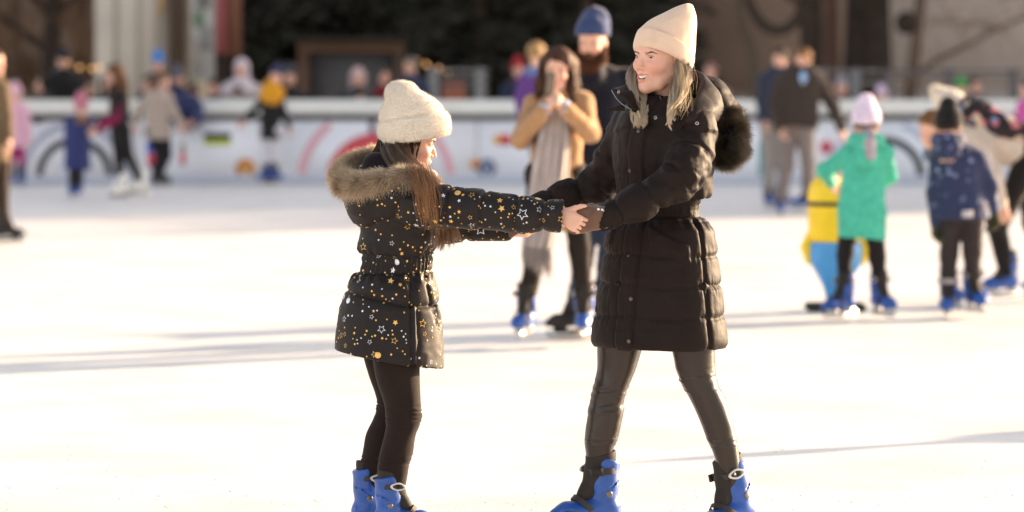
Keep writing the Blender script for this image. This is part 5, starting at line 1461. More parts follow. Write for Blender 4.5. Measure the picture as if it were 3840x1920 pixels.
# puffed baffles of the skirt and body
seams_b = [950, 1060, 1176]
for sy in seams_b:
    q = z - zz(sy) + wob; disp -= onB * (.45 + .55 * (ang < -.05) + .4 * (ang > 1.3)) * (.009 * groove(q, 0, .008) + .007 * groove(q, 0, .04) * (.2 + 1.1 * wrk))
disp += onB * (z < zz(830)) * .004
for sy in (560, 655):
    q = z - zz(sy) + wob; disp -= onB * (np.abs(ang) > .35) * (.003 * groove(q, 0, .007) + .004 * groove(q, 0, .03) * wrk)
# belt: elastic ruching
blt = sst(zz(806), zz(800), z) * (1 - sst(zz(752), zz(746), z)); disp -= onB * blt * .008
disp += onB * blt * (.0030 * np.sin(ang * 95) * (np.abs(ang) > .5) + .0016 * np.sin((z - zz(780)) * 2 * math.pi / .013))
disp -= onB * .010 * (groove(z, zz(748), .006) + groove(z, zz(806), .006))
disp += onB * .007 * groove(z, zz(728), .018) * (1 + .6 * np.sin(ang * 17 + 2 * fbm(v * 9, 2)))
disp -= onB * .006 * groove(z, zz(832), .020) * np.abs(np.sin(ang * 13 + 3 * fbm(v * 6, 2))) ** 2
# placket and side seams
pl = (1 - sst(.030, .034, np.abs(lu + .012))) * (lf > 0); disp += onB * pl * .006; disp -= onB * .005 * (groove(np.abs(lu + .012), .037, .004)) * (lf > 0)
disp -= onB * (z < zz(815)) * .007 * groove(ang, 1.42, .035) * (1 + 1.5 * wrk)
# storm collar flap
disp += onB * (lf > 0) * sst(zz(478), zz(474), z - .02 * np.sin(ang * 2 + 1)) * .007
# pocket flap
pu, pz = ang, z
fl = sst(.38, .40, ang) * (1 - sst(1.16, 1.18, ang)) * sst(zz(905), zz(901), z + .085 * (ang - .40)) * (1 - sst(zz(845), zz(841), z + .085 * (ang - .40)))
disp += onB * fl * .009
fl2 = (1 - sst(-.72, -.70, ang)) * (ang > -1.5) * sst(zz(915), zz(911), z - .05 * (ang + .7)) * (1 - sst(zz(862), zz(858), z - .05 * (ang + .7))); disp += onB * fl2 * .009
# sleeves: baffles and crumpled creases
Ltot = sum(np.linalg.norm(b - a) for a, b in zip(armN[:-1], armN[1:]))
for arc, on, seeds, k0 in ((aN, onN, (.09, .20, .31, .43, .53), 1.0), (aF, onF, (.10, .22, .30, .42), 5.0)):
    w2 = fbm(v * np.array((7, 7, 7)) + k0, 2) * .030
    cr = np.abs(fbm(v * 17 + k0, 3))
    for sd in seeds: disp -= on * (.010 * groove(arc + w2, sd, .010) + .010 * groove(arc + w2, sd, .035) * cr)
    elb = groove(arc, .22, .09); disp += on * elb * (.013 * (.35 - np.abs(fbm(v * np.array((11, 11, 19)) + k0 + 4, 3)) * 2.2))
disp += fbm(v * 9 + 3, 3) * .0055 + (.12 - np.abs(fbm(v * np.array((13, 13, 8)) + 8, 3))) * .010 * (z > zz(850))
disp -= np.abs(fbm(np.stack([v[:, 0] * 6 + v[:, 2] * 5, v[:, 1] * 6, v[:, 2] * 15], 1), 3)) * .006
v = v + n * disp[:, None]
v = relax(v, f, 1, .35)
coatW = mesh_obj("coat", v, f, M_coat, wo)
bt = BVHTree.FromPolygons([tuple(p) for p in v], [tuple(q) for q in f])
M_snap = mat("dark metal snap", lin((96, 84, 76)), .3, .5, metal=.8); M_snapl = mat("pewter snap ring", lin((160, 154, 150)), .25, metal=1.0)
def snap(px, py, r, m_, parent=coatW, bvh=bt, name="button", dy=-.6, hole=False):
    o = Vector(Q(px, py, dy)); campos = Vector((0, 0, EYE)); d = (o - campos).normalized()
    loc, nr, i, dist = bvh.ray_cast(campos, d)
    if loc is None: return
    loc, nr = np.array(loc), np.array(nr)
    A = np.cross(nr, (0, 0, 1.0)); A /= np.linalg.norm(A); B = np.cross(nr, A)
    prof = [(.0, r), (.0016, r), (.003, r * .82), (.0034, r * .6), ((.0012, r * .45) if hole else (.0036, r * .3)), ((.001, r * .1) if hole else (.0038, r * .1))]
    mesh_obj(name, *loft([(loc + nr * (h_ - .001), A * q, B * q) for h_, q in prof], nt=16, nr=24), m_, parent)
for p in ((2394, 492), (2361, 641), (2358, 958), (2366, 1121), (2358, 1280)): snap(p[0], p[1], .0072, M_snap)
for p in ((2458, 441), (2530, 446), (2613, 462)): snap(p[0], p[1], .0072, M_snapl, hole=True)

# collar and hood
cR = ribbon([(2520, 300, .16), (2575, 268, .13), (2618, 272, .08), (2634, 300, .0), (2622, 350, -.09), (2590, 395, -.16), (2556, 430, -.19)],
            [(2540, 430, .16), (2620, 420, .16), (2690, 425, .09), (2706, 450, -.01), (2664, 470, -.13), (2600, 486, -.18), (2552, 480, -.195)], th=.014, bulge=.022, wave=.006, n=70, m=24)
mesh_obj("collar", cR[0], cR[1], M_coat, wo)
cL = ribbon([(2520, 300, .16), (2440, 300, .13), (2390, 308, .06), (2345, 320, .0), (2294, 337, -.05)],
            [(2520, 450, .16), (2450, 440, .06), (2410, 430, -.06), (2390, 422, -.11), (2373, 414, -.125)], th=.012, bulge=.012, wave=.004, n=60, m=20, seed=3)
mesh_obj("collar", cL[0], cL[1], M_coat, wo)
zip_ = tubes(np.array([catmull([Q(2294, 338, -.056), Q(2312, 368, -.075), Q(2336, 392, -.10), Q(2372, 413, -.121)], 40)]), np.full(40, .0022))
mesh_obj("zip", zip_[0], zip_[1], M_snapl, wo)
fl_ = ribbon([(2340, 396, -.09), (2310, 398, -.085), (2280, 408, -.07)], [(2344, 412, -.10), (2314, 412, -.095), (2279, 412, -.075)], th=.008, bulge=.004, n=20, m=8)
mesh_obj("storm_flap", fl_[0], fl_[1], M_coat, wo)
cv_ = cL[0]; btc = BVHTree.FromPolygons([tuple(p) for p in cv_], [tuple(q) for q in cL[1]]); snap(2320, 345, .0065, M_snapl, bvh=btc, hole=True)
S = SDF((Q(2480, 0)[0], Y0 - .22, Q(0, 660)[2]), (Q(2800, 0)[0], Y0 + .32, Q(0, 260)[2]), .007)
S.chain([Q(2600, 330, .10), Q(2655, 370, .08), Q(2700, 430, .06), Q(2705, 510, .05)], [.055, .072, .072, .06], .03)
S.chain([Q(2560, 400, .17), Q(2650, 400, .14), Q(2700, 470, .1)], [.07, .08, .08], .04)
v, f = S.mesh(); n = vnormals(v, f)
v = v + n * (fbm(v * np.array((10, 10, 16)), 3) * .016 - np.abs(fbm(v * np.array((9, 9, 9)) + 7, 3)) * .022)[:, None]
mesh_obj("hood", v, f, M_coat, wo)

# black fur trim
def fur(name, pts, rad, n, length, rr, cols, parent, flow=(0, 0, -.4), seed=1, m_=None, h=.007, out=1.0, swirl=None):
    pts = [np.array(p) for p in pts]; R = max(rad)
    S = SDF(np.min(pts, 0) - R - .03, np.max(pts, 0) + R + .03, h); S.chain(pts, rad, .02); v, f = S.mesh()
    core = mesh_obj(name, v + vnormals(v, f) * (fbm(v * 25, 2) * .012)[:, None], f, m_, parent, cols=np.tile(np.array(lin(cols[0])) * .6, (len(v), 1)))
    rs = np.random.RandomState(seed); p, nn = sample_surface(v, f, n, seed)
    sw = fbm(p * 14 + 2, 2)[:, None] * np.array((1, .3, 1)) + fbm(p * 30 + 9, 2)[:, None] * np.array((.3, 1, -1))
    d = nn * out + np.array(flow) + sw * 1.1; d /= np.linalg.norm(d, axis=1, keepdims=True)
    K = 5; t = np.linspace(0, 1, K)
    cl = vnoise(p * 60)[:, None, None]
    c0, c1, c2 = (np.array(lin(c)) for c in cols)
    w = rs.rand(n, 1, 1) * .5 + .5 * cl
    cc = (c0 * (1 - t)[None, :, None] + c1 * t[None, :, None]) * (1 - w) + (c0 * (1 - t)[None, :, None] ** 2 + c2 * t[None, :, None]) * w
    cc = cc * rs.uniform(.6, 1.4, (n, 1, 1))
    L = rs.uniform(length[0], length[1], n)
    dd = d + rs.normal(0, .16, (n, 3)); dd /= np.linalg.norm(dd, axis=1, keepdims=True)
    Pt = (p - nn * .004)[:, None] + dd[:, None] * (L[:, None] * t)[:, :, None] + (np.array(flow) * .5 + rs.normal(0, .12, (n, 3)))[:, None] * (L[:, None] * t ** 2)[:, :, None]
    sv = tubes(Pt, rr * (1 - .85 * t), cols=cc)
    mesh_obj(name + "_strand", sv[0], sv[1], m_, core, cols=sv[2])
    return core
fur("fur_trim", [Q(2708, 425, .06), Q(2732, 448, .02), Q(2745, 500, -.02), Q(2742, 550, -.03), Q(2720, 580, -.01), Q(2700, 585, .05)], [.024, .030, .038, .040, .032, .024], 17000, (.020, .042), .00060,
    ((14, 12, 11), (26, 22, 19), (120, 104, 84)), wo, flow=(.25, 0, -.15), m_=M_furb, seed=5)  # pale last tone paints glints on the tips of the black fur

# --- glove, far glove
M_glove = mat("brown suede glove", lin((112, 84, 70)), .85, .2, sheen=.4, var=.12, vscale=30, bump=.35, bscale=110, bdist=.002)
v, f = hand_shape(.0028, curl=(48, 50, 52, 54), thumb=[(.018, .022, -.012), (.045, .036, -.022), (.070, .036, -.034), (.090, .030, -.045)], size=1.02, inflate=.0045, fac=(.9, 1.2, .9), side=-1, stub=.0)
gx = np.array((-1, .04, -.10)); gz_ = np.array((0.0, -1, .12))
v = place(v, frame(gx, gz_), Q(2272, 815, -.285)); nn = vnormals(v, f)
v = v + nn * ((.12 - np.abs(fbm(v * np.array((22, 22, 50)) + 3, 3))) * .004)[:, None]
gl = mesh_obj("glove", v, f, M_glove, wo)
S = SDF(Q(2200, 880, -.4), Q(2300, 740, -.15) + (0, 0, 0), .003); S.chain([Q(2276, 815, -.275), Q(2245, 813, -.285)], [.035, .035], .0, sq=((0, 1, 0), .85)); v2, f2 = S.mesh(); v2 = v2 + vnormals(v2, f2) * (fbm(v2 * 50, 2) * .003)[:, None]
mesh_obj("glove_cuff", v2, f2, M_glove, gl)
M_pearl = mat("pearl bead", lin((240, 234, 226)), .15, .6)
btg = BVHTree.FromPolygons([tuple(p) for p in np.concatenate([v, v2])], [tuple(q) for q in np.concatenate([f, f2 + len(v)])])
for p in ((2244, 785), (2258, 787), (2267, 791)):
    cpos = Vector((0, 0, EYE)); loc, nr, i, dist = btg.ray_cast(cpos, (Vector(Q(p[0], p[1], -.3)) - cpos).normalized())
    c = np.array(loc) if loc is not None else Q(p[0], p[1], -.32)
    S = SDF(c - .009, c + .009, .001); S.ell(c, (.0048,) * 3); mesh_obj("bead", *S.mesh(), M_pearl, gl)
v, f = hand_shape(.004, curl=(14, 14, 14, 14), size=.98, inflate=.0035, side=1, stub=.03)
mesh_obj("glove", place(v, frame((-1, .05, -.32), (0.3, -.2, 1)), Q(2000, 795, .20)), f, M_glove, wo)

# --- leggings and skates
M_leather = mat("faux leather leggings", lin((42, 30, 23)), .32, .42, var=.08, vscale=8, bump=.12, bscale=60, bdist=.002, coat=.1)
lgL = leg([(1180, 2250, 2440), (1290, 2240, 2414), (1386, 2238, 2384), (1462, 2222, 2353), (1507, 2212, 2340), (1558, 2203, 2337), (1613, 2195, 2326), (1665, 2192, 2308), (1704, 2196, 2297), (1780, 2205, 2285), (1850, 2210, 2275)], .05,
          wr=((.30, .07, .0075, .022), (.45, .05, .0060, .030), (.68, .04, .006, .016)), seed=1)
lgR = leg([(1180, 2500, 2672), (1290, 2516, 2680), (1386, 2536, 2682), (1442, 2554, 2692), (1497, 2588, 2720), (1573, 2622, 2745), (1638, 2648, 2760), (1699, 2674, 2770), (1780, 2700, 2780), (1850, 2715, 2785)], -.07,
          wr=((.27, .06, .0075, .024), (.38, .03, .004, .030), (.70, .035, .006, .016)), seed=7)
mesh_obj("legging", lgL[0], lgL[1], M_leather, wo); mesh_obj("legging", lgR[0], lgR[1], M_leather, wo)
aL, aR = Q(2243, 1850, .05), Q(2763, 1850, -.07)
skate(wo, (aL[0], aL[1]), -2.75, .92, .0042); skate(wo, (aR[0] + .018, aR[1]), -2.47, .92, .0042, mirror=True, pitch=.13, roll=.17)

# --- beanie
M_cream = mat("cream knitted wool", lin((222, 194, 172)), .95, .15, sheen=.35, var=.05, vscale=20, bump=.35, bscale=260, bdist=.0015)
ch = [((2381, 176), (2590, 258)), ((2388, 140), (2599, 232)), ((2398, 114), (2604, 205)), ((2420, 94), (2609, 152)), ((2452, 71), (2611, 104)), ((2490, 51), (2610, 68)), ((2530, 33), (2606, 41)), ((2558, 22), (2599, 25)), ((2574, 17), (2588, 18))]
dp = [.100, .100, .096, .088, .074, .058, .042, .026, .010]
def fold(th, t): return fbm(np.stack([np.cos(th) * 1.2, np.sin(th) * 1.2, t * 3.2], -1), 3) * .007 - .006 * np.exp(-((th - 4.6 - t * .5) / .25) ** 2) * sst(.45, .6, t) * (1 - sst(.8, .95, t))
bn = chord_loft(ch, dp, dz=.030, disp=fold, nt=80, nr=120)
bo = mesh_obj("beanie", bn[0], bn[1], M_cream, wo)
ch2 = [((2380, 187), (2586, 268)), ((2376, 178), (2592, 262)), ((2376, 165), (2597, 252)), ((2382, 140), (2603, 234)), ((2391, 118), (2605, 217)), ((2398, 113), (2602, 212)), ((2404, 116), (2594, 213))]
cu = chord_loft(ch2, [.100, .106, .108, .107, .105, .102, .096], dz=.030, nt=50, nr=120, cap=(False, False), disp=lambda th, t: fbm(np.stack([np.cos(th) * 1.5, np.sin(th) * 1.5, t * .8], -1), 2) * .004)
mesh_obj("beanie_cuff", cu[0], cu[1], M_cream, bo)

# --- her hair, ashen with light ends
ash = ((120, 106, 98), (238, 214, 182))
hr = mesh_obj("hair", *(lambda s: s)(join(hairs([[(2396, 235, .07), (2366, 262, .05), (2362, 310, .0), (2374, 380, -.07), (2384, 440, -.11), (2390, 480, -.14)], [(2412, 250, .06), (2392, 300, .02), (2396, 350, -.03), (2402, 400, -.08), (2404, 440, -.12), (2402, 470, -.15)],
                 [(2420, 260, .08), (2400, 330, .04), (2420, 390, -.03), (2425, 430, -.10), (2416, 460, -.13)]], 4600, .010, .00050, ash, 1, wav=.010, clump=34),
    hairs([[(2540, 190, -.045), (2535, 262, -.082), (2530, 340, -.13), (2518, 400, -.18), (2510, 450, -.20), (2508, 490, -.205)], [(2556, 195, -.035), (2550, 285, -.08), (2530, 350, -.13), (2522, 400, -.18), (2514, 440, -.20)],
           [(2570, 200, -.01), (2576, 290, -.05), (2566, 320, -.10), (2545, 365, -.15), (2530, 400, -.185)], [(2574, 200, .03), (2590, 290, .0), (2588, 305, -.05), (2578, 325, -.09), (2560, 350, -.12)],
           [(2500, 330, -.06), (2490, 350, -.09), (2470, 385, -.14), (2455, 410, -.16)]], 5600, .0080, .00050, ash, 2, wav=.010, clump=34),
    hairs([[(2556, 200, -.03), (2590, 300, -.12), (2600, 370, -.18)], [(2552, 200, -.04), (2580, 360, -.17), (2550, 440, -.22)], [(2540, 300, -.10), (2536, 420, -.2), (2560, 440, -.2)], [(2370, 250, .04), (2345, 280, .02), (2352, 330, -.02)]], 60, .02, .0005, ((150, 130, 100), (220, 200, 165)), 3, clump=30)))[:2], M_hairm, wo,
    cols=join(hairs([[(0, 0, 0)] * 6] * 3, 4600, .010, .00050, ash, 1), hairs([[(0, 0, 0)] * 6] * 5, 5600, .0080, .00050, ash, 2), hairs([[(0, 0, 0)] * 3] * 4, 60, .02, .0005, ((150, 130, 100), (220, 200, 165)), 3, clump=30))[2])
# scalp hair under the hat and behind the ears
S = SDF((-.12, -.13, -.22), (.12, .14, .10), .004); S.ell((0, .026, .0), (.082, .088, .085)); S.chain([(.055, .03, -.03), (.06, .02, -.14)], [.035, .03], .02); S.chain([(-.055, .03, -.03), (-.06, .02, -.14)], [.035, .03], .02)
S.ell((0, -.075, -.02), (.10, .100, .12), .01, sub=True); v, f = S.mesh(); v = v + vnormals(v, f) * (fbm(v * np.array((90, 90, 10)), 2) * .006)[:, None]
mesh_obj("under_hair", place(v, HMW, HCW), f, mat("ash hair", lin((124, 106, 88)), .5, .4, var=.3, vscale=60, stretch=(1, 1, .1)), wo)
# knitted neck and mauve scarf
S = SDF(HCW + (-.18, -.2, -.30), HCW + (.16, .2, -.06), .004)
for k in range(5): S.chain([HCW + np.array((.008 + (.064 + .006 * k) * math.cos(a), .02 + (.068 + .006 * k) * math.sin(a), -.150 - k * .020)) for a in np.linspace(0, 6.28, 17)], .014, .004)
v, f = S.mesh(); mesh_obj("neck_warmer", v + vnormals(v, f) * (np.sin(np.arctan2(v[:, 1] - HCW[1], v[:, 0] - HCW[0]) * 60) * .0012)[:, None], f, mat("grey knit", lin((132, 124, 122)), .95, .1, bump=.3, bscale=200, bdist=.002), wo)
# ---------------------------------------------------------------- GIRL
gi = empty("person", (Q(1440, 2022)[0], Y0, 0), "girl in a black coat printed with gold stars and a fluffy white beanie, facing right", "person")
HCG = Q(1536, 520, .02); HMG = rotm(math.radians(97), math.radians(17), math.radians(0)); GS = .92
shn, eln, wrn = Q(1575, 752, -.15), Q(1800, 790, -.21), Q(2105, 808, -.28)
shf, elf, wrf = Q(1560, 770, .17), Q(1730, 860, .2), Q(1905, 880, .2)
S = SDF(Q(1280, 1990, 0) * (1, 0, 1) + (0, Y0 - .45, 0), Q(2150, 560, 0) * (1, 0, 1) + (0, Y0 + .4, 0), .012)
S.chain([HCG + np.array((-.03, 0, -.15)), Q(1490, 740, 0), Q(1470, 1080, 0)], [.045, .08, .09], .03); S.chain([shn, shf], .045, .03)
for a, b, c in ((shn, eln, wrn), (shf, elf, wrf)): S.chain([a, b, c], [.036, .030, .022], .02)
S.chain([Q(1488, 1100, -.06), Q(1510, 1540, -.06), Q(1474, 1850, -.06)], [.050, .032, .024], .02); S.chain([Q(1440, 1100, .09), Q(1462, 1540, .09), Q(1388, 1850, .09)], [.045, .030, .024], .02)
bv, bf = S.mesh()
hv, hf, hc_ = get_head(.0021, False)
th_ = [(.016, .028, -.006), (.034, .050, -.008), (.050, .066, -.004), (.067, .080, .000)]
v1, f1 = hand_shape(.0024, curl=(66, 70, 72, 74), fac=(.78, 1.3, .9), thumb=[(a * 1.08, b * 1.08, c) for a, b, c in th_], size=.76, side=1, stub=.012)
v1 = place(v1, frame((.85, -.22, -.50), (-.16, -1, .06)), Q(2106, 804, -.298))
v2, f2 = hand_shape(.004, curl=(30, 32, 34, 36), size=.86, side=-1); v2 = place(v2, frame((1, .0, -.05), (0, -.3, -1)), Q(1898, 868, .2))
V, Fq, C = join((bv, bf), (place(hv, HMG, HCG, GS), hf, hc_), (v1, f1), (v2, f2))
mesh_obj("body", V, Fq, M_skin, gi, cols=C)
face_bits(gi, HMG, HCG, False, GS, brow=(80, 56, 40), look=(0, -.5))
# nails
nails = []

M_star = mat("black printed coat", lin((32, 26, 25)), .6, .25, sheen=.04, var=.08, vscale=12, bump=.2, bscale=35, bdist=.004)
M_gold = mat("gold foil print", lin((238, 186, 104)), .32, .6, metal=.35); M_silv = mat("silver foil print", lin((226, 226, 232)), .3, .6, metal=.3)
def star_quads(kind, r, rot):
    o = []; a = [rot + math.pi / 5 * k for k in range(10)]
    rr = [1 if k % 2 == 0 else .46 for k in range(10)]
    p = [(r * rr[k] * math.cos(a[k]), r * rr[k] * math.sin(a[k])) for k in range(10)]
    if kind == "line":
        q = [(x * .77, y * .77) for x, y in p]; v = p + q; f = [(k, (k + 1) % 10, 10 + (k + 1) % 10, 10 + k) for k in range(10)]
    elif kind == "dot":
        n_ = 12; v = [(0, 0)] + [(r * math.cos(2 * math.pi * k / n_), r * math.sin(2 * math.pi * k / n_)) for k in range(n_)]; f = [(0, 1 + k, 1 + (k + 1) % n_, 1 + (k + 2) % n_) for k in range(0, n_, 2)]
    else:
        v = [(0, 0)] + p; f = [(0, 1 + (k - 1) % 10, 1 + k, 1 + (k + 1) % 10) for k in range(0, 10, 2)]
    return np.array(v), np.array(f)
def print_stars(v, f, nrm_seed, n_line, n_fill, n_tiny, n_dot, clusters=()):
    """foil print laid on the cloth: returns joined mesh with material slots 0 cloth, 1 gold, 2 silver"""
    rs = np.random.RandomState(nrm_seed); bvh = BVHTree.FromPolygons([tuple(p) for p in v], [tuple(q) for q in f])
    N = n_line + n_fill + n_tiny + n_dot
    P_, Nn = sample_surface(v, f, N * 4, nrm_seed)
    kinds = ["line"] * n_line + ["fill"] * n_fill + ["dot"] * n_dot + ["tiny"] * n_tiny
    Vs, Fs, Ms = [v], [f], [np.zeros(len(f), int)]; o = len(v); placed = []; k = 0
    for kd in kinds:
        while True:
            p, nn = P_[k % len(P_)], Nn[k % len(P_)]; k += 1
            R = {"line": rs.choice([.009, .012, .015, .022], p=[.35, .35, .2, .1]), "fill": rs.uniform(.006, .013), "tiny": rs.uniform(.0032, .0055), "dot": .0095}[kd]
            if kd == "tiny" and placed and rs.rand() < .75:
                q0, _ = placed[rs.randint(0, len(placed))]; p = q0 + rs.normal(0, .030, 3); L_ = bvh.find_nearest(Vector(p)); p, nn = np.array(L_[0]), np.array(L_[1])
            if all(np.linalg.norm(p - q) > R + r2 + .002 for q, r2 in placed) or k > len(P_) * 3: break
        placed.append((p, R))
        A = np.cross(nn, (.1, .2, 1.0)); A /= np.linalg.norm(A) + 1e-9; B = np.cross(nn, A)
        sv, sf = star_quads({"tiny": "fill"}.get(kd, kd), R, rs.uniform(0, 6.28))
        W = p + sv[:, 0:1] * A + sv[:, 1:2] * B; W2 = []
        for q in W:
            L_ = bvh.find_nearest(Vector(q)); W2.append(np.array(L_[0]) + np.array(L_[1]) * .0012)
        W2 = np.array(W2)
        # face outward
        a_, b_, c_ = W2[sf[0][0]], W2[sf[0][1]], W2[sf[0][2]]
        if np.cross(b_ - a_, c_ - a_) @ nn < 0: sf = sf[:, ::-1]
        Vs.append(W2); Fs.append(sf + o); o += len(W2); Ms.append(np.full(len(sf), 1 if rs.rand() < .72 else 2))
    return np.concatenate(Vs), np.concatenate(Fs), np.concatenate(Ms)

rowsG = [(640, 1440, 1590), (690, 1375, 1640), (740, 1352, 1660), (800, 1350, 1662), (860, 1352, 1656), (900, 1342, 1648), (932, 1338, 1640), (958, 1350, 1628), (985, 1356, 1622), (1008, 1346, 1624),
         (1030, 1314, 1632), (1080, 1294, 1646), (1150, 1272, 1654), (1250, 1258, 1662), (1330, 1254, 1666), (1385, 1256, 1664), (1400, 1262, 1658)]
st_ = rows_stack(rowsG, .01, .95)
S = SDF((Q(1215, 0)[0], Y0 - .42, Q(0, 1420)[2]), (Q(2140, 0)[0], Y0 + .36, Q(0, 600)[2]), .0055)
S.stack(st_, 0, 0, 2.1)
armG = [Q(1560, 772, -.13), Q(1680, 776, -.18), Q(1800, 786, -.22), Q(1950, 804, -.25), Q(2095, 810, -.285)]
S.chain(armG, [.072, .070, .066, .062, .056], .03)
S.chain([Q(1500, 700, -.05), Q(1500, 700, .07)], .09, .05)
armH = [Q(1555, 780, .14), Q(1680, 845, .18), Q(1895, 868, .2)]
S.chain(armH, [.068, .056, .036], .03)
d_ = armG[-1] - armG[-2]; d_ /= np.linalg.norm(d_); S.chain([armG[-1] - d_ * .0, armG[-1] + d_ * .09], .047, .003, sub=True)
# square cuff
cutp = Q(2112, 810, -.29); g0 = S.ax[0][:, None, None]; nrm_c = np.array((.985, .05, -.12))
dcut = (g0 - cutp[0]) * nrm_c[0] + (S.ax[1][None, :, None] - cutp[1]) * nrm_c[1] + (S.ax[2][None, None, :] - cutp[2]) * nrm_c[2]; S.D = np.maximum(S.D, dcut)
# hem cut on the slant, hollow underneath
hn = np.array((-.18, 0, -1.0)); S.cut(Q(1252, 1309, 0), hn)
inner = [(z_ - .05 if k < 3 else z_, x, y, a - .013, b - .013) for k, (z_, x, y, a, b) in enumerate(sorted(st_)[:5])]
I_ = SDF(S.lo, S.lo + (S.n - 1) * S.h, S.h); I_.stack(inner, 0, 0, 2.1); S.D = np.maximum(S.D, -I_.D[:S.D.shape[0], :S.D.shape[1], :S.D.shape[2]])
v, f = S.mesh(); n = vnormals(v, f); z = v[:, 2]
aN, dN = chain_param(v, armG); aH, dH = chain_param(v, armH)
on = (1 - sst(.078, .098, dN)) * (aN > .05); onf = (1 - sst(.070, .09, dH)) * (aH > .05); onB = np.clip(1 - np.maximum(on, onf), 0, 1)
cx_ = np.interp(z, [r[0] for r in sorted(st_)], [r[1] for r in sorted(st_)]); ang = np.arctan2(v[:, 0] - cx_, -(v[:, 1] - Y0 - .01))
disp = np.zeros(len(v)); near = (v[:, 1] < Y0)
wob = fbm(np.stack([ang * 1.3, z * 3, z * 0 + 2], 1), 2) * .008; wrk = np.abs(fbm(np.stack([ang * 12, z * 12, z * 0 + 5], 1), 3))
blt = sst(zz(1014), zz(1009), z) * (1 - sst(zz(962), zz(957), z)); disp += onB * blt * (.0035 * np.sin(ang * 42 + 3 * wob * 60)); disp -= onB * blt * .002
disp -= onB * .009 * (groove(z, zz(958), .005) + groove(z, zz(1013), .005))
disp -= onB * .010 * groove(z, zz(1030), .016) * np.abs(np.sin(ang * 11 + 3 * fbm(v * 7, 2))) ** 2
disp -= onB * .008 * groove(z, zz(940), .016) * np.abs(np.sin(ang * 10 + 1 + 3 * fbm(v * 7, 2))) ** 2
# yoke seam (slanting), side seam
qx = (v[:, 0] - Q(1290, 0)[0]) / PXM; sline = zz(1083) - np.clip(qx, 0, 262) / 262 * 57 * PXM
disp -= onB * (z < zz(1030)) * (.009 * groove(z - sline, 0, .006) + .004 * groove(z - sline, 0, .02))
vs = v[:, 0] - Q(1553, 0)[0] + (z - zz(1200)) * .02; disp -= onB * near * (z < zz(1022)) * (.009 * groove(vs, 0, .006) + .004 * groove(vs, 0, .018))
disp -= onB * near * (z < zz(1060)) * (z > zz(1230)) * .010 * groove(v[:, 0] - Q(1628, 0)[0] + (z - zz(1140)) * .25, 0, .006)
# back of the body: long diagonal folds running to the belt
dg = np.abs(fbm(np.stack([v[:, 0] * 5 + z * 9, v[:, 1] * 5, z * 2.5 - v[:, 0] * 2], 1), 3)); disp += onB * (z > zz(950)) * (.10 - dg) * .030
w2 = fbm(v * 8 + 1, 2) * .016
for sd in (.05, .13, .245, .36, .455): disp -= on * (.0095 * groove(aN + w2, sd, .007) + .009 * groove(aN + w2, sd, .028) * (.3 + wrk))
for sd in (.10, .2): disp -= onf * .009 * groove(aH + w2, sd, .008)
disp += fbm(v * 9 + 3, 3) * .005 - np.abs(fbm(v * np.array((10, 10, 16)) + 6, 3)) * .007
v = relax(v + n * disp[:, None], f, 1, .35)
V, Fq, Mi = print_stars(v, f, 11, 135, 75, 820, 10)
coatG = mesh_obj("coat", V, Fq, None, gi, mats=[M_star, M_gold, M_silv], midx=Mi)
btG = BVHTree.FromPolygons([tuple(p) for p in v], [tuple(q) for q in f])
for p, m_ in (((1488, 983), M_silv), ((1306, 1127), M_silv), ((1417, 1332), M_gold), ((1716, 723), M_gold), ((2018, 746), M_gold)): snap(p[0], p[1], .0105, m_, parent=coatG, bvh=btG, name="printed_dot")

# hood bag with the same print
S = SDF((Q(1215, 0)[0], Y0 - .32, Q(0, 900)[2]), (Q(1680, 0)[0], Y0 + .3, Q(0, 560)[2]), .006)
S.chain([Q(1378, 705, .0), Q(1398, 765, -.03), Q(1440, 790, -.04)], [.085, .078, .055], .05); S.chain([Q(1378, 700, -.09), Q(1500, 700, -.13), Q(1600, 720, -.14)], [.055, .055, .045], .05); S.chain([Q(1378, 700, .1), Q(1500, 700, .12)], [.055, .05], .05)
S.chain([Q(1395, 745, -.06), Q(1470, 770, -.10)], [.06, .05], .04)
v, f = S.mesh(); n = vnormals(v, f); v = relax(v + n * (fbm(v * 9 + 4, 3) * .010 - np.abs(fbm(v * np.array((10, 10, 12)) + 6, 3)) * .012)[:, None], f, 1, .3)
V, Fq, Mi = print_stars(v, f, 21, 20, 10, 90, 1)
hd = mesh_obj("hood", V, Fq, None, gi, mats=[M_star, M_gold, M_silv], midx=Mi)
S = SDF((Q(1330, 0)[0], Y0 - .16, Q(0, 700)[2]), (Q(1480, 0)[0], Y0 + .16, Q(0, 560)[2]), .005); S.chain([Q(1404, 618, -.03), Q(1404, 660, -.04)], [.040, .050], .02); S.chain([Q(1425, 622, -.04), Q(1450, 650, -.06)], [.036, .045], .03); v, f = S.mesh()
mesh_obj("hood_lining", v, f, mat("black fleece lining", lin((34, 28, 32)), .95, .1, sheen=.2), hd)
fcol = ((140, 116, 98), (196, 166, 138), (255, 236, 204))
fur("fur_trim", [Q(1440, 585, .09), Q(1388, 590, .12), Q(1328, 614, .11), Q(1282, 652, .04), Q(1294, 690, -.05), Q(1350, 698, -.12), Q(1430, 678, -.155), Q(1510, 665, -.175), Q(1580, 668, -.165), Q(1632, 690, -.12)],
    [.019, .023, .026, .028, .029, .028, .026, .024, .022, .017], 30000, (.018, .036), .00055, fcol, gi, flow=(-.15, 0, -.25), m_=M_furm, seed=9)

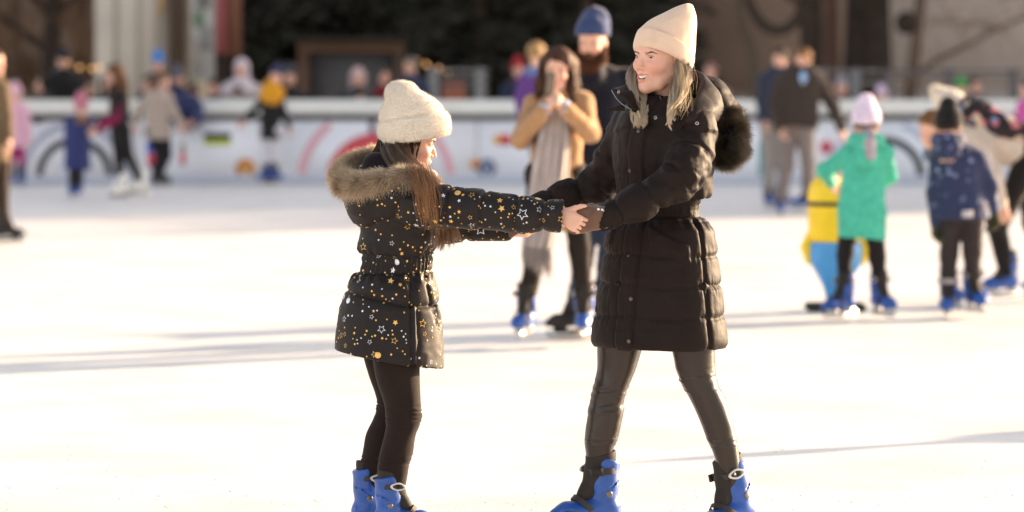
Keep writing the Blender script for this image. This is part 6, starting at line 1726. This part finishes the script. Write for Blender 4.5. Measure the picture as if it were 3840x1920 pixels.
# leggings and skates
M_legg = mat("black cotton leggings", lin((38, 29, 26)), .85, .15, sheen=.1, var=.1, vscale=10, bump=.3, bscale=160, bdist=.0015)
l1 = leg([(1300, 1395, 1578), (1370, 1401, 1575), (1425, 1412, 1575), (1507, 1439, 1578), (1550, 1447, 1581), (1589, 1448, 1574), (1637, 1441, 1557), (1700, 1425, 1548), (1735, 1418, 1536), (1775, 1416, 1530), (1830, 1420, 1520)], -.06,
         wr=((.42, .10, .0055, .016), (.78, .05, .0065, .015)), seed=3)
l2 = leg([(1300, 1355, 1500), (1348, 1364, 1500), (1406, 1381, 1508), (1483, 1408, 1520), (1531, 1412, 1518), (1570, 1400, 1510), (1627, 1373, 1490), (1700, 1359, 1470), (1755, 1347, 1440), (1830, 1345, 1430)], .09,
         wr=((.42, .08, .0065, .017), (.82, .05, .0065, .015)), seed=5)
mesh_obj("legging", l1[0], l1[1], M_legg, gi); mesh_obj("legging", l2[0], l2[1], M_legg, gi)
a1, a2 = Q(1474, 1850, -.07), Q(1394, 1850, .10)
skate(gi, (a1[0], a1[1]), .16, .76, .0042); skate(gi, (a2[0], a2[1]), .25, .80, .0042)

# fluffy hat
M_fluff = mat("white fluffy knit", lin((236, 224, 208)), .95, .1, sheen=.4, vcol=True)
ch = [((1436, 540), (1684, 502)), ((1418, 512), (1692, 482)), ((1416, 472), (1691, 446)), ((1420, 428), (1676, 420)), ((1430, 400), (1650, 386)), ((1440, 376), (1614, 358)), ((1438, 352), (1578, 338)), ((1444, 328), (1562, 322)), ((1462, 311), (1548, 309)), ((1488, 303), (1522, 303))]
dp = [.098, .106, .106, .100, .094, .085, .072, .060, .042, .014]
def knit(th, t): return .0022 * np.abs(np.sin(th * 40)) + .0015 * np.sin(t * 190 + 2 * np.sin(th * 40)) - .005 * np.exp(-((t - .31 - .05 * np.cos(th)) / .016) ** 2) + .003 * (t < .29 + .05 * np.cos(th)) + fbm(np.stack([np.cos(th) * 2, np.sin(th) * 2, t * 5], -1), 2) * .006
bn = chord_loft(ch, dp, dz=-.004, disp=knit, nt=110, nr=200, grow=-.006)
hb = mesh_obj("beanie", bn[0], bn[1], M_fluff, gi, cols=np.ones((len(bn[0]), 3)))
p, nn = sample_surface(bn[0], bn[1], 22000, 4); rs = np.random.RandomState(6)
dv = nn * .8 + np.array((0, 0, -.5)) + rs.normal(0, .45, nn.shape); dv /= np.linalg.norm(dv, axis=1, keepdims=True)
sv = strands(p, dv, rs.uniform(.004, .010, len(p)), .00035, nseg=2, jit=.2, cols=rs.uniform(.75, 1.05, (len(p), 1)) * np.ones((1, 3)))
mesh_obj("fuzz", sv[0], sv[1], M_fluff, hb, cols=sv[2])

# long brown hair
br = ((68, 52, 42), (146, 110, 78))
def add_hair(name, sets, m_, parent):
    parts = [hairs(*a, **k) for a, k in sets]; V, Fq, C = join(*parts); return mesh_obj(name, V, Fq, m_, parent, cols=C)
gh = add_hair("hair", [
    (([[(1436, 515, .03), (1446, 580, -.05), (1480, 640, -.12), (1560, 700, -.19), (1600, 770, -.20), (1640, 860, -.12), (1630, 935, -.10)],
       [(1455, 515, -.0), (1470, 580, -.09), (1520, 640, -.15), (1580, 690, -.195), (1610, 760, -.20), (1650, 860, -.12), (1640, 935, -.10)],
       [(1480, 518, -.04), (1495, 580, -.11), (1545, 640, -.165), (1600, 690, -.20), (1640, 770, -.19), (1665, 860, -.12), (1655, 940, -.10)],
       [(1500, 520, -.045), (1515, 580, -.11), (1562, 632, -.15), (1620, 690, -.18), (1662, 770, -.17), (1690, 860, -.11), (1690, 930, -.10)],
       [(1518, 522, -.045), (1530, 580, -.10), (1580, 630, -.13), (1635, 685, -.15), (1672, 770, -.13), (1705, 850, -.10), (1735, 890, -.09)]], 4200, .0085, .00055, br, 21), dict(K=18, clump=60, wav=.006)),
    (([[(1540, 620, -.19), (1560, 700, -.235), (1575, 780, -.245), (1590, 850, -.25)], [(1600, 640, -.19), (1620, 700, -.235), (1625, 780, -.265), (1610, 860, -.27)]], 260, .020, .00045, ((110, 74, 48), (186, 130, 80)), 22), dict(clump=70))], M_hairm, gi)
S = SDF((-.11, -.12, -.16), (.11, .13, .08), .004); S.ell((0, .022, .0), (.083, .092, .09)); S.chain([(0, .04, -.05), (0, .07, -.13)], [.06, .06], .03); S.chain([(-.06, .0, -.04), (-.065, -.02, -.12)], [.034, .032], .02); S.ell((0, -.085, -.02), (.072, .075, .095), .008, sub=True)
v, f = S.mesh(); v = v + vnormals(v, f) * (fbm(v * np.array((90, 90, 10)), 2) * .006)[:, None]
mesh_obj("under_hair", place(v, HMG, HCG, GS), f, mat("brown under hair", lin((44, 29, 21)), .8, .1, var=.3, vscale=60), gi)
S = SDF(HCG + (-.14, -.16, -.26), HCG + (.16, .16, -.06), .004)
for k in range(2): S.chain([HCG + np.array((.014 + .062 * math.cos(a), .06 * math.sin(a), -.128 - k * .022 + .004 * math.cos(a))) for a in np.linspace(0, 6.28, 17)], .017, .005)
v, f = S.mesh(); mesh_obj("neck_scarf", v + vnormals(v, f) * (fbm(v * 60, 2) * .004)[:, None], f, mat("pale pink snood", lin((226, 196, 206)), .95, .1, sheen=.4), gi)
print("done")
